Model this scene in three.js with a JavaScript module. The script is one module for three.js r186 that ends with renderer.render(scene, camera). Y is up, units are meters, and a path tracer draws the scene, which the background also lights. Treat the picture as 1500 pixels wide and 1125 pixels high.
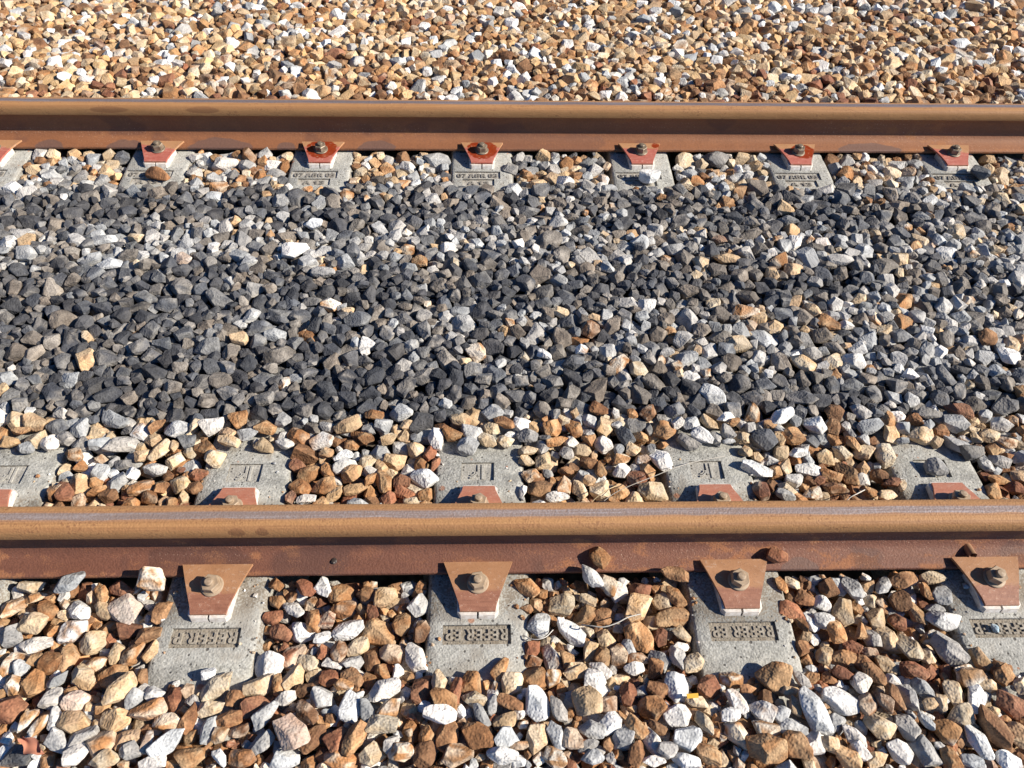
import * as THREE from 'three';
import { Sky } from 'three/addons/objects/Sky.js';
import { ConvexHull } from 'three/addons/math/ConvexHull.js';
import { TextGeometry } from 'three/addons/geometries/TextGeometry.js';
import { FontLoader } from 'three/addons/loaders/FontLoader.js';
import { mergeGeometries, mergeVertices, toCreasedNormals } from 'three/addons/utils/BufferGeometryUtils.js';
import { Brush, Evaluator, SUBTRACTION } from 'three-bvh-csg';

// ------------------------------------------------------------ camera, sky, sun, exposure
// x runs along the rails, y is up (0 = underside of the rails), z grows towards the photographer
const scene = new THREE.Scene();
const camera = new THREE.PerspectiveCamera(53.6946, 4 / 3, 0.05, 600);
camera.position.set(0.0321, 1.6468, 0.8694);
camera.rotation.set(-0.87249, -0.04249, 0.02914, 'YXZ');
scene.add(camera);

const SUN_DIR = new THREE.Vector3(0.81, 0.56, 0.152).normalize();
const sky = new Sky();
sky.name = 'sky';
sky.scale.setScalar(500);
sky.material.uniforms.turbidity.value = 2.2;
sky.material.uniforms.rayleigh.value = 1.1;
sky.material.uniforms.mieCoefficient.value = 0.004;
sky.material.uniforms.sunPosition.value.copy(SUN_DIR);
if (sky.material.uniforms.cloudCoverage) sky.material.uniforms.cloudCoverage.value = 0;
sky.userData.kind = 'structure';
scene.add(sky);
scene.environmentIntensity = 0.1;

const sun = new THREE.DirectionalLight(0xfff1dc, 4.6);
sun.name = 'sun';
sun.position.copy(SUN_DIR).multiplyScalar(12);
sun.castShadow = true;
sun.shadow.mapSize.set(4096, 4096);
Object.assign(sun.shadow.camera, { left: -4, right: 4, top: 4, bottom: -4, near: 0.5, far: 30 });
sun.shadow.bias = -0.0004;
scene.add(sun, sun.target);

const renderer = new THREE.WebGLRenderer({ antialias: true });
renderer.toneMapping = THREE.LinearToneMapping;
renderer.toneMappingExposure = 1.74;
renderer.shadowMap.enabled = true;
renderer.shadowMap.type = THREE.PCFSoftShadowMap;

// ------------------------------------------------------------ helpers
function rngOf(seed) {
  let a = seed >>> 0;
  return () => {
    a = (a + 0x6d2b79f5) >>> 0;
    let t = Math.imul(a ^ (a >>> 15), 1 | a);
    t = (t + Math.imul(t ^ (t >>> 7), 61 | t)) ^ t;
    return ((t ^ (t >>> 14)) >>> 0) / 4294967296;
  };
}
function hash3(i, j, k) {
  let h = Math.imul(i, 374761393) + Math.imul(j, 668265263) + Math.imul(k, 1274126177);
  h = Math.imul(h ^ (h >>> 13), 1274126177);
  h ^= h >>> 16;
  return (h >>> 0) / 4294967296;
}
const fade = (t) => t * t * (3 - 2 * t);
function noise2(x, y, px = 1e6, py = 1e6, seed = 0) { // value noise that repeats every px, py
  const i = Math.floor(x), j = Math.floor(y), u = fade(x - i), v = fade(y - j);
  const i0 = ((i % px) + px) % px, i1 = (i0 + 1) % px, j0 = ((j % py) + py) % py, j1 = (j0 + 1) % py;
  const a = hash3(i0, j0, seed), b = hash3(i1, j0, seed), c = hash3(i0, j1, seed), d = hash3(i1, j1, seed);
  return a + (b - a) * u + (c - a) * v + (a - b - c + d) * u * v;
}
function fbm2(x, y, n, px, py, seed) {
  let s = 0, w = 0.5, t = 0;
  for (let o = 0; o < n; o++) { s += w * noise2(x, y, px, py, seed + o); t += w; w *= 0.5; x *= 2; y *= 2; px *= 2; py *= 2; }
  return s / t;
}
function noise3(x, y, z, seed = 0) {
  const i = Math.floor(x), j = Math.floor(y), k = Math.floor(z), u = fade(x - i), v = fade(y - j), w = fade(z - k);
  const h = (a, b, c) => hash3(i + a, j + b, k + c + seed * 131);
  const l = (a, b, t) => a + (b - a) * t;
  return l(l(l(h(0, 0, 0), h(1, 0, 0), u), l(h(0, 1, 0), h(1, 1, 0), u), v), l(l(h(0, 0, 1), h(1, 0, 1), u), l(h(0, 1, 1), h(1, 1, 1), u), v), w);
}
const clamp = (v, a = 0, b = 1) => Math.min(b, Math.max(a, v));
const step = (a, b, v) => fade(clamp((v - a) / (b - a)));
const mix = (a, b, t) => a + (b - a) * t;
const mix3 = (a, b, t) => [mix(a[0], b[0], t), mix(a[1], b[1], t), mix(a[2], b[2], t)];
const toS = (v) => 255 * (v <= 0.0031308 ? v * 12.92 : 1.055 * Math.pow(v, 1 / 2.4) - 0.055);
const S_TABLE = Uint8Array.from({ length: 4097 }, (_, i) => Math.round(toS(i / 4096)));
const enc = (v) => S_TABLE[Math.round(clamp(v) * 4096)];
function texture(w, h, fn, srgb = true) { // fn(u, v) gives linear rgb
  const data = new Uint8Array(w * h * 4);
  for (let y = 0; y < h; y++) for (let x = 0; x < w; x++) {
    const c = fn((x + 0.5) / w, (y + 0.5) / h), o = (y * w + x) * 4;
    for (let k = 0; k < 3; k++) data[o + k] = srgb ? enc(c[k]) : Math.round(clamp(c[k]) * 255);
    data[o + 3] = 255;
  }
  const t = new THREE.DataTexture(data, w, h, THREE.RGBAFormat);
  t.wrapS = t.wrapT = THREE.RepeatWrapping;
  t.magFilter = THREE.LinearFilter;
  t.minFilter = THREE.LinearMipmapLinearFilter;
  t.generateMipmaps = true;
  if (srgb) t.colorSpace = THREE.SRGBColorSpace;
  t.needsUpdate = true;
  return t;
}
// scattered round spots, one try per cell, repeating with the sheet
function dots(u, v, n, seed, share, small, large) {
  const x = u * n, y = v * n, i = Math.floor(x), j = Math.floor(y);
  let most = 0;
  for (let a = -1; a <= 1; a++) for (let b = -1; b <= 1; b++) {
    const p = ((i + a) % n + n) % n, q = ((j + b) % n + n) % n;
    if (hash3(p, q, seed) > share) continue;
    const cx = i + a + hash3(p, q, seed + 1), cy = j + b + hash3(p, q, seed + 2), r = mix(small, large, hash3(p, q, seed + 3) ** 2);
    const d = Math.hypot((x - cx) * (0.8 + 0.5 * hash3(p, q, seed + 4)), y - cy);
    most = Math.max(most, 1 - step(r * 0.7, r * 1.2, d));
  }
  return most;
}
const used = {};
function numbered(name) {
  const n = used[name] = (used[name] ?? -1) + 1;
  return n ? name + '_' + String(n).padStart(3, '0') : name;
}
function mesh(name, geometry, material, parent = scene) {
  const m = new THREE.Mesh(geometry, material);
  m.name = numbered(name);
  m.castShadow = m.receiveShadow = true;
  parent.add(m);
  return m;
}
function tag(o, label, category, group) {
  Object.assign(o.userData, { label, category });
  if (group) o.userData.group = group;
  return o;
}
function thing(name, label, category, group, x = 0, y = 0, z = 0, turn = 0) {
  const g = new THREE.Group();
  g.name = numbered(name);
  g.position.set(x, y, z);
  g.rotation.y = turn;
  scene.add(g);
  return tag(g, label, category, group);
}
// texture coordinates in metres, laid on along the axis each face looks to
function boxUV(g, scale = 1, ox = 0, oy = 0) {
  g = g.index ? g.toNonIndexed() : g;
  const p = g.attributes.position, uv = new Float32Array(p.count * 2), a = new THREE.Vector3(), b = new THREE.Vector3(), c = new THREE.Vector3();
  for (let i = 0; i < p.count; i += 3) {
    a.fromBufferAttribute(p, i); b.fromBufferAttribute(p, i + 1).sub(a); c.fromBufferAttribute(p, i + 2).sub(a);
    b.cross(c);
    const x = Math.abs(b.x), y = Math.abs(b.y), z = Math.abs(b.z);
    for (let k = 0; k < 3; k++) {
      a.fromBufferAttribute(p, i + k);
      const u = y >= x && y >= z ? [a.x, a.z] : x >= z ? [a.z, a.y] : [a.x, a.y];
      uv[(i + k) * 2] = u[0] * scale + ox; uv[(i + k) * 2 + 1] = u[1] * scale + oy;
    }
  }
  g.setAttribute('uv', new THREE.BufferAttribute(uv, 2));
  return g;
}

const GAUGE = 1.738, PITCH = 0.6, SLEEPERS = [-3, -2, -1, 0, 1, 2, 3];

// ------------------------------------------------------------ the ground
{
  const map = texture(512, 512, (u, v) => {
    const n = fbm2(u * 24, v * 24, 4, 24, 24, 3), m = noise2(u * 120, v * 120, 120, 120, 9);
    return mix3([0.16, 0.12, 0.09], [0.34, 0.28, 0.21], clamp(n * 0.9 + (m - 0.5) * 0.9));
  });
  map.repeat.set(400, 400);
  const g = mesh('ground', new THREE.PlaneGeometry(800, 800).rotateX(-Math.PI / 2), new THREE.MeshStandardMaterial({ map, roughness: 1 }));
  g.position.y = -0.26;
  g.userData.kind = 'structure';
}

// ------------------------------------------------------------ rails
// profile of a flat-bottomed rail, half of it from the middle of the foot to the middle of the head: [z, y]
const HALF = [[0, 0], [0.067, 0], [0.0696, 0.002], [0.070, 0.004], [0.070, 0.0095], [0.0693, 0.0112], [0.0675, 0.0122], [0.056, 0.0147], [0.043, 0.0182], [0.032, 0.0222], [0.0245, 0.0268], [0.0185, 0.0330],
  [0.0138, 0.0410], [0.0108, 0.0500], [0.0091, 0.0610], [0.0080, 0.0740], [0.0080, 0.0860], [0.0090, 0.0970], [0.0106, 0.1040], [0.0134, 0.1095], [0.0178, 0.1136], [0.0240, 0.1164], [0.0320, 0.1190],
  [0.0342, 0.1206], [0.0350, 0.1230], [0.0350, 0.1360], [0.0346, 0.1435], [0.0336, 0.1482], [0.0317, 0.1519], [0.0288, 0.1545], [0.0245, 0.1565], [0.0186, 0.1578], [0.0108, 0.1587], [0, 0.159]];
const RING = [...HALF, ...HALF.slice(1, -1).reverse().map(([z, y]) => [-z, y])];
RING.push(RING[0]);
const ARC = [0];
for (let i = 1; i < RING.length; i++) ARC.push(ARC[i - 1] + Math.hypot(RING[i][0] - RING[i - 1][0], RING[i][1] - RING[i - 1][1]));
const RING_LENGTH = ARC[ARC.length - 1];
function onRing(v) {
  const s = v * RING_LENGTH;
  let i = 1;
  while (i < ARC.length - 1 && ARC[i] < s) i++;
  const t = (s - ARC[i - 1]) / (ARC[i] - ARC[i - 1]);
  return [mix(RING[i - 1][0], RING[i][0], t), mix(RING[i - 1][1], RING[i][1], t)];
}
function railGeometry(x0, x1, tile, shift) {
  const pos = [], nor = [], uv = [], n = RING.length, segs = [];
  for (let i = 1; i < n; i++) { const a = RING[i - 1], b = RING[i], l = Math.hypot(b[0] - a[0], b[1] - a[1]); segs.push([(b[1] - a[1]) / l, -(b[0] - a[0]) / l]); }
  const at = (i, e) => { // the normal at end e of segment i, shared with its neighbour unless the edge is sharp
    const s = segs[i], o = segs[(i + (e ? 1 : -1) + segs.length) % segs.length];
    if (s[0] * o[0] + s[1] * o[1] < 0.72) return s;
    const l = Math.hypot(s[0] + o[0], s[1] + o[1]);
    return [(s[0] + o[0]) / l, (s[1] + o[1]) / l];
  };
  const cuts = 24;
  for (let c = 0; c < cuts; c++) {
    const xa = mix(x0, x1, c / cuts), xb = mix(x0, x1, (c + 1) / cuts);
    for (let i = 0; i < n - 1; i++) {
      const quad = [[xa, i, 0], [xb, i, 0], [xb, i, 1], [xa, i, 0], [xb, i, 1], [xa, i, 1]];
      for (const [x, k, e] of quad) {
        const p = RING[k + e], m = at(k, e);
        pos.push(x, p[1], p[0]); nor.push(0, m[1], m[0]); uv.push(x / tile + shift, ARC[k + e] / RING_LENGTH);
      }
    }
  }
  const g = new THREE.BufferGeometry();
  g.setAttribute('position', new THREE.Float32BufferAttribute(pos, 3));
  g.setAttribute('normal', new THREE.Float32BufferAttribute(nor, 3));
  g.setAttribute('uv', new THREE.Float32BufferAttribute(uv, 2));
  return g;
}
function railMaterial(tile, seed, look) {
  const W = 2048, H = 512, N = (f) => Math.round(f * tile), rows = Array.from({ length: H }, (_, j) => onRing((j + 0.5) / H));
  const surface = (u, v) => {
    const [z, y] = rows[Math.min(H - 1, Math.floor(v * H))], s = v * RING_LENGTH, x = u * tile;
    const big = fbm2(x * 3, s * 20, 3, N(3), 64, seed), mid = fbm2(x * 22, s * 40, 3, N(22), 64, seed + 5), fine = noise2(x * 420, s * 420, N(420), 999, seed + 9), fine2 = noise2(x * 900, s * 900, N(900), 999, seed + 10);
    const streak = fbm2(x * 5, s * 900, 2, N(5), 999, seed + 12);
    let c, rough = 0.78, metal = 0;
    if (y > 0.1185) {
      c = mix3(look.head[0], look.head[1], clamp(mid * 0.6 + big * 0.5 + (fine - 0.5) * 0.35));
      c = mix3(c, look.headDark, 0.7 * step(0.50, 0.62, mid) * step(0.62, 0.78, fine) * (0.4 + 0.6 * step(0.4, 0.6, big)));
      const edge = look.bandAt + (fbm2(x * 9, 3, 3, N(9), 8, seed + 20) - 0.5) * 0.004;
      const onTop = y > 0.1556 ? 1 : 0;
      const band = onTop * step(edge - 0.0015, edge + 0.001, z) * (1 - step(edge + look.bandWide - 0.001, edge + look.bandWide + 0.002, z + (fbm2(x * 14, 5, 3, N(14), 8, seed + 23) - 0.5) * 0.005));
      const rim = onTop * step(edge - 0.006, edge - 0.002, z) * (1 - step(edge + look.bandWide + 0.003, edge + look.bandWide + 0.007, z));
      c = mix3(c, look.headDark, 0.45 * step(0.0235, 0.027, z) * (1 - step(0.0315, 0.0345, z)) * step(0.3, 0.55, streak + 0.3 * big)); // worn line on the gauge corner
      c = mix3(c, [0.30, 0.17, 0.12], 0.6 * rim * (0.5 + 0.5 * streak));
      const scuff = step(0.42, 0.70, streak * 0.75 + fine * 0.22 + 0.25 * (big - 0.5));
      c = mix3(c, mix3(look.band[0], look.band[1], scuff), band * (0.8 + 0.2 * fine));
      if (onTop) c = mix3(c, look.headDark, 0.35 * (1 - band) * step(0.55, 0.7, streak));
      rough = mix(0.72, 0.45, band); metal = 0.3 * band;
      const pit = step(0.80, 0.86, noise2(x * 260, s * 260, N(260), 999, seed + 30)) * step(0.5, 0.62, mid);
      c = mix3(c, look.headDark, 0.7 * pit * (1 - band));
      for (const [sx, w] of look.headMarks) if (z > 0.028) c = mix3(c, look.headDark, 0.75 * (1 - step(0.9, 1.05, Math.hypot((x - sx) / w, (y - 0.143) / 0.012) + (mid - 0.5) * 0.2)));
    } else {
      c = mix3(look.low[0], look.low[1], clamp(big * 0.7 + mid * 0.4 + (fine - 0.5) * 0.65));
      const edge = Math.abs(z) > 0.02 ? step(0.030, 0.07, Math.abs(z)) : 0;
      const flake = step(0.51, 0.62, mid + 0.12 * (edge - 0.5) + (fine - 0.5) * 0.22) * step(look.flakes, look.flakes + 0.12, big);
      c = mix3(c, look.flake, 0.5 * flake);
      const patch = step(0.62, 0.70, fbm2(x * 7, s * 9, 3, N(7), 64, seed + 41));
      c = mix3(c, look.dark, 0.6 * patch);
            const speck = step(0.90, 0.95, fine2) * step(0.42, 0.6, big);
      c = mix3(c, [0.55, 0.42, 0.33], 0.8 * speck);
      const blot = step(0.74, 0.82, fine) * step(0.42, 0.55, mid);
      c = mix3(c, look.dark, 0.6 * blot);
      c = mix3(c, look.flake, 0.45 * step(0.72, 0.85, fine2) * step(0.45, 0.6, mid));
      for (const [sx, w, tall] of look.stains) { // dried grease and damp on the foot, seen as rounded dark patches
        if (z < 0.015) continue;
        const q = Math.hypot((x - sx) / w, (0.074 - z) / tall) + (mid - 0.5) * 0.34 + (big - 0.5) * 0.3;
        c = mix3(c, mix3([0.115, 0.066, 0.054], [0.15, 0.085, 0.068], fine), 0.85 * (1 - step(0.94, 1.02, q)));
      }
      rough = 0.7 + 0.15 * flake;
    }
    return { c, rough, metal, h: 0.5 * fine + 0.5 * mid };
  };
  const map = texture(W, H, (u, v) => surface(u, v).c);
  const orm = texture(W, H, (u, v) => { const s = surface(u, v); return [s.h, s.rough, s.metal]; }, false);
  return new THREE.MeshStandardMaterial({ map, roughness: 1, metalness: 1, roughnessMap: orm, metalnessMap: orm, bumpMap: orm, bumpScale: 0.0012 });
}
const nearRail = thing('rail', 'nearer rusty steel rail crossing the picture, its head hiding the inner clips', 'rail', 'running rails of the track');
const nearLook = { band: [[0.32, 0.25, 0.225], [0.46, 0.405, 0.40]], head: [[0.32, 0.160, 0.064], [0.46, 0.25, 0.108]], headDark: [0.20, 0.09, 0.04], bandAt: -0.010, bandWide: 0.017, low: [[0.115, 0.046, 0.030], [0.195, 0.080, 0.050]], flake: [0.38, 0.165, 0.070], dark: [0.085, 0.040, 0.032], flakes: 0.36, stains: [[0.93 + 0.76, 0.045, 0.034]], headMarks: [[0.93 - 0.53, 0.019], [0.93 - 0.475, 0.015]] };
mesh('rail_bar', railGeometry(-6, 6, 3, 0.31), railMaterial(3, 100, nearLook), nearRail);
const farRail = thing('rail', 'farther rusty steel rail in front of the tan ballast, with red clips along its foot', 'rail', 'running rails of the track', 0, 0, -GAUGE);
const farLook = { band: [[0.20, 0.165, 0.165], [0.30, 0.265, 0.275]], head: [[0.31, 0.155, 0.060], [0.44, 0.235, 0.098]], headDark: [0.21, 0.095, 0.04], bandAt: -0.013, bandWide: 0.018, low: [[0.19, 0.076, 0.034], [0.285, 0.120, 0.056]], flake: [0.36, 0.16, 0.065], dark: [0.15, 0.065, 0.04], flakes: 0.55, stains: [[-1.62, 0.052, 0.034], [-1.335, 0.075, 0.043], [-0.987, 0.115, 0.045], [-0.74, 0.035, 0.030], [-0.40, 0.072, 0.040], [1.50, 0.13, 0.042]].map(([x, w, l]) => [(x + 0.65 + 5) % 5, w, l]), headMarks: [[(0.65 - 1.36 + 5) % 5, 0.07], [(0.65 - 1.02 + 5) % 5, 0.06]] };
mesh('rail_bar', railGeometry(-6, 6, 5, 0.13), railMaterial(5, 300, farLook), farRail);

// ------------------------------------------------------------ concrete sleepers
const concrete = (seed, tone, dirt, soil = 0) => texture(1024, 1024, (u, v) => {
  const big = fbm2(u * 6, v * 6, 4, 6, 6, seed), grain = noise2(u * 340, v * 340, 340, 340, seed + 3), fine = noise2(u * 512, v * 512, 512, 512, seed + 4), mid = fbm2(u * 40, v * 40, 3, 40, 40, seed + 5);
  let c = mix3(tone[0], tone[1], clamp(0.5 + (big - 0.5) * 1.1 + (mid - 0.5) * 0.9 + (grain - 0.5) * 0.85 + (fine - 0.5) * 0.5));
  c = mix3(c, dirt, 0.65 * step(0.52, 0.72, big * 0.6 + mid * 0.4));
  const z = v + (big - 0.5) * 0.10, beside = Math.max(step(0.02, 0.05, z) * (1 - step(0.15, 0.20, z)), step(0.83, 0.87, z)); // soil trodden in by the rail
  c = mix3(c, [0.17, 0.145, 0.115], soil * beside * step(0.40, 0.58, grain * 0.55 + mid * 0.3 + fine * 0.2));
  c = mix3(c, [c[0] * 0.55, c[1] * 0.56, c[2] * 0.58], 0.8 * dots(u + (mid - 0.5) * 0.02, v, 9, seed + 17, 0.16, 0.10, 0.26)); // old damp spots
  const pit = dots(u, v, 90, 407, 0.30, 0.07, 0.32);
  c = mix3(c, [0.075, 0.07, 0.065], 0.9 * pit);
  const rust = dots(u, v, 22, seed + 11, 0.12, 0.06, 0.2) * step(0.3, 0.5, mid);
  return mix3(c, [0.36, 0.155, 0.08], 0.75 * rust);
});
const concreteBump = texture(1024, 1024, (u, v) => {
  const pit = dots(u, v, 90, 407, 0.30, 0.07, 0.32);
  const h = 0.35 * noise2(u * 340, v * 340, 340, 340, 21) + 0.35 * fbm2(u * 60, v * 60, 3, 60, 60, 22) + 0.3 * (1 - pit);
  return [h, h, h];
}, false);
const M = {
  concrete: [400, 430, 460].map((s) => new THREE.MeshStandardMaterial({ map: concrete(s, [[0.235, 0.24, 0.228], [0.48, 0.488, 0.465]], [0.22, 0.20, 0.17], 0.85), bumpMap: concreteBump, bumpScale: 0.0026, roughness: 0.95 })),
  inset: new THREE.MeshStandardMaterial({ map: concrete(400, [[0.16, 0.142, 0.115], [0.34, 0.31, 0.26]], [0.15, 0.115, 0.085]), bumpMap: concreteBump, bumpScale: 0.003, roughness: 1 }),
  insetPale: new THREE.MeshStandardMaterial({ map: concrete(400, [[0.30, 0.295, 0.275], [0.52, 0.515, 0.48]], [0.28, 0.25, 0.21]), bumpMap: concreteBump, bumpScale: 0.002, roughness: 1 }),
  cast: new THREE.MeshStandardMaterial({ map: concrete(430, [[0.20, 0.18, 0.15], [0.40, 0.37, 0.315]], [0.19, 0.155, 0.12]), bumpMap: concreteBump, bumpScale: 0.002, roughness: 1 }),
  dirtAndShade: new THREE.MeshStandardMaterial({ map: concrete(400, [[0.17, 0.16, 0.145], [0.32, 0.31, 0.285]], [0.15, 0.13, 0.10]), roughness: 1 }),  // date letters: dirt plus the shading of their relief, put into the colour
  pad: new THREE.MeshStandardMaterial({ color: new THREE.Color().setRGB(0.03, 0.03, 0.03), roughness: 0.9 }),
};
// height of the concrete top along the sleeper; it dips between the rails and falls away at both ends
function sleeperTop(z) {
  const d = Math.abs(z + GAUGE / 2); // from the middle of the track
  const t = [[0, -0.050], [0.42, -0.038], [0.56, -0.014], [0.70, -0.008], [1.05, -0.008], [1.18, -0.014], [1.30, -0.026]];
  for (let i = 1; i < t.length; i++) if (d <= t[i][0]) return mix(t[i - 1][1], t[i][1], (d - t[i - 1][0]) / (t[i][0] - t[i - 1][0]));
  return t[t.length - 1][1];
}
function sleeperBody() {
  const section = [[-0.150, -0.22], [-0.1165, -0.018], [-0.1145, -0.011], [-0.1115, -0.0055], [-0.1065, -0.0018], [-0.100, 0], [0.100, 0], [0.1065, -0.0018], [0.1115, -0.0055], [0.1145, -0.011], [0.1165, -0.018], [0.150, -0.22]];
  const zs = [];
  for (let i = 0; i <= 52; i++) zs.push(0.43 - i * 0.05);
  const pos = [], row = (z) => section.map(([x, y]) => [x, y < -0.1 ? y : y + sleeperTop(z), z]);
  const tri = (...p) => p.forEach((q) => pos.push(...q));
  for (let i = 1; i < zs.length; i++) {
    const a = row(zs[i - 1]), b = row(zs[i]);
    for (let k = 0; k < section.length; k++) { const n = (k + 1) % section.length; tri(a[k], a[n], b[n]); tri(a[k], b[n], b[k]); }
  }
  for (const [z, flip] of [[zs[0], false], [zs[52], true]]) {
    const r = row(z);
    for (let k = 1; k < r.length - 1; k++) flip ? tri(r[0], r[k], r[k + 1]) : tri(r[0], r[k + 1], r[k]);
  }
  let g = new THREE.BufferGeometry();
  g.setAttribute('position', new THREE.Float32BufferAttribute(pos, 3));
  g = mergeVertices(g, 1e-5);
  g.computeVertexNormals();
  const ev = new Evaluator();
  ev.attributes = ['position', 'normal'];
  ev.useGroups = false;
  let brush = new Brush(g);
  brush.updateMatrixWorld();
  const cut = (x0, x1, z0, z1, deep) => {
    const y = sleeperTop((z0 + z1) / 2), b = new Brush(new THREE.BoxGeometry(x1 - x0, 0.1, z1 - z0).deleteAttribute('uv'));
    b.position.set((x0 + x1) / 2, y - deep + 0.05, (z0 + z1) / 2);
    b.updateMatrixWorld();
    brush = ev.evaluate(brush, b, SUBTRACTION);
  };
  for (const [x0, x1, z0, z1, deep] of INSETS) cut(x0, x1, z0, z1, deep + 0.003);
  const out = mergeVertices(brush.geometry, 1e-5);
  return boxUV(toCreasedNormals(out, 0.6));
}
// sunken fields in the sleeper top: outer lettering, emblem, date, second line of the date
const INSETS = [[-0.0780, 0.0740, 0.1870, 0.2310, 0.006], [-0.0465, 0.0385, -0.2530, -0.1960, 0.0065], [-0.101, 0.068, -1.5510, -1.5090, 0.0055], [-0.072, 0.046, -1.5060, -1.4680, 0.0055]];
const font = await new FontLoader().loadAsync('fonts/droid/droid_sans_bold.typeface.json');
function lettering(text, height, width, depth) { // lies flat, facing up, read from +z
  let g = new TextGeometry(text, { font, size: height, depth, curveSegments: 3, bevelEnabled: false });
  g.computeBoundingBox();
  const b = g.boundingBox, w = b.max.x - b.min.x;
  g.translate(-(b.max.x + b.min.x) / 2, -(b.max.y + b.min.y) / 2, 0);
  g.scale(width / w, 1, 1);
  return boxUV(g.rotateX(-Math.PI / 2));
}
const bodyShape = sleeperBody();
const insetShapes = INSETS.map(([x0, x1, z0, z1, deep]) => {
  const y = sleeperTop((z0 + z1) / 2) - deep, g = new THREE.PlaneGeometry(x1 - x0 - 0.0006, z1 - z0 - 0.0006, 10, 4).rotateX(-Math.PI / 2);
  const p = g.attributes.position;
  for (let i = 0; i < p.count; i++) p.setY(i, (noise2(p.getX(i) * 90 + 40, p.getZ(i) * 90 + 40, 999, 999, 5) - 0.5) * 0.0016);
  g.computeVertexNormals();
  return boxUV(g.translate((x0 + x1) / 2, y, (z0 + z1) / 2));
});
const insetMid = (k) => [(INSETS[k][0] + INSETS[k][1]) / 2, sleeperTop((INSETS[k][2] + INSETS[k][3]) / 2) - INSETS[k][4] - 0.0008, (INSETS[k][2] + INSETS[k][3]) / 2];
const emblemShape = (() => {
  const parts = [];
  const bar = (x, w, l, z) => parts.push(new THREE.BoxGeometry(w, 0.0045, l).translate(x, 0.0016, z));
  bar(0.013, 0.0055, 0.046, -0.001); bar(0.0025, 0.0055, 0.036, -0.006);
  const s = new THREE.Shape();
  s.absarc(0, 0, 0.021, -Math.PI * 0.5, -Math.PI * 0.02, false); s.absarc(0, 0, 0.0165, -Math.PI * 0.02, -Math.PI * 0.5, true);
  const arc = new THREE.ExtrudeGeometry(s, { depth: 0.0045, bevelEnabled: false, curveSegments: 10 }).rotateX(-Math.PI / 2).translate(-0.0205, 0, -0.002);
  const arc2 = arc.clone().scale(0.62, 1, 0.62).translate(-0.006, 0, -0.001);
  const list = [...parts.map((g) => g.toNonIndexed()), arc.index ? arc.toNonIndexed() : arc, arc2.index ? arc2.toNonIndexed() : arc2];
  return boxUV(mergeGeometries(list));
})();
const padShape = new THREE.BoxGeometry(0.17, 0.0075, 0.134);
const sleeperLabel = {
  '-3': 'concrete sleeper of which only the far end shows, at the upper left edge',
  '-2': 'concrete sleeper with a square white stone behind its emblem, at the left edge',
  '-1': 'concrete sleeper under the leftmost near clip, a small white chip lying on its end',
  0: 'concrete sleeper in the middle of the picture, most clearly lettered at both ends',
  1: 'concrete sleeper with worn, clogged lettering and a wedge-shaped brown stone on its near end',
  2: 'concrete sleeper under the rightmost near clip, a white and grey stone lying on its emblem',
  3: 'concrete sleeper showing only its far end, a blue grey stone lying on its date',
};
const outerText = { '-1': ['REFER P', 0.0045], 0: ['REFER EP', 0.0052], 1: ['REFER EP', 0.0036], 2: ['REFER EP', 0.0045] };
for (const k of SLEEPERS) {
  const t = thing('sleeper', sleeperLabel[k], 'railway sleeper', 'concrete sleepers under the rails', k * PITCH, 0, 0);
  mesh('concrete_body', bodyShape, M.concrete[(k + 3) % 3], t);
  for (const z of [0, -GAUGE]) mesh('rail_pad', padShape, M.pad, t).position.set(0, -0.00415, z);
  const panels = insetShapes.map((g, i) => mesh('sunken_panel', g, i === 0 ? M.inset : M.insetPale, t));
  const [text, high] = outerText[k] ?? outerText[0];
  const near = mesh('lettering', lettering(text, 0.0265, 0.138, high), M.cast, panels[0]);
  near.position.set(...insetMid(0)); near.rotation.y = Math.PI;
  mesh('emblem', emblemShape, M.insetPale, panels[1]).position.set(...insetMid(1));
  mesh('lettering', lettering('07 ABR 03', 0.023, 0.150, 0.0042), M.dirtAndShade, panels[2]).position.set(...insetMid(2));
  mesh('lettering', lettering('A 13', 0.0205, 0.078, 0.0042), M.dirtAndShade, panels[3]).position.set(...insetMid(3));
}

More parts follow.
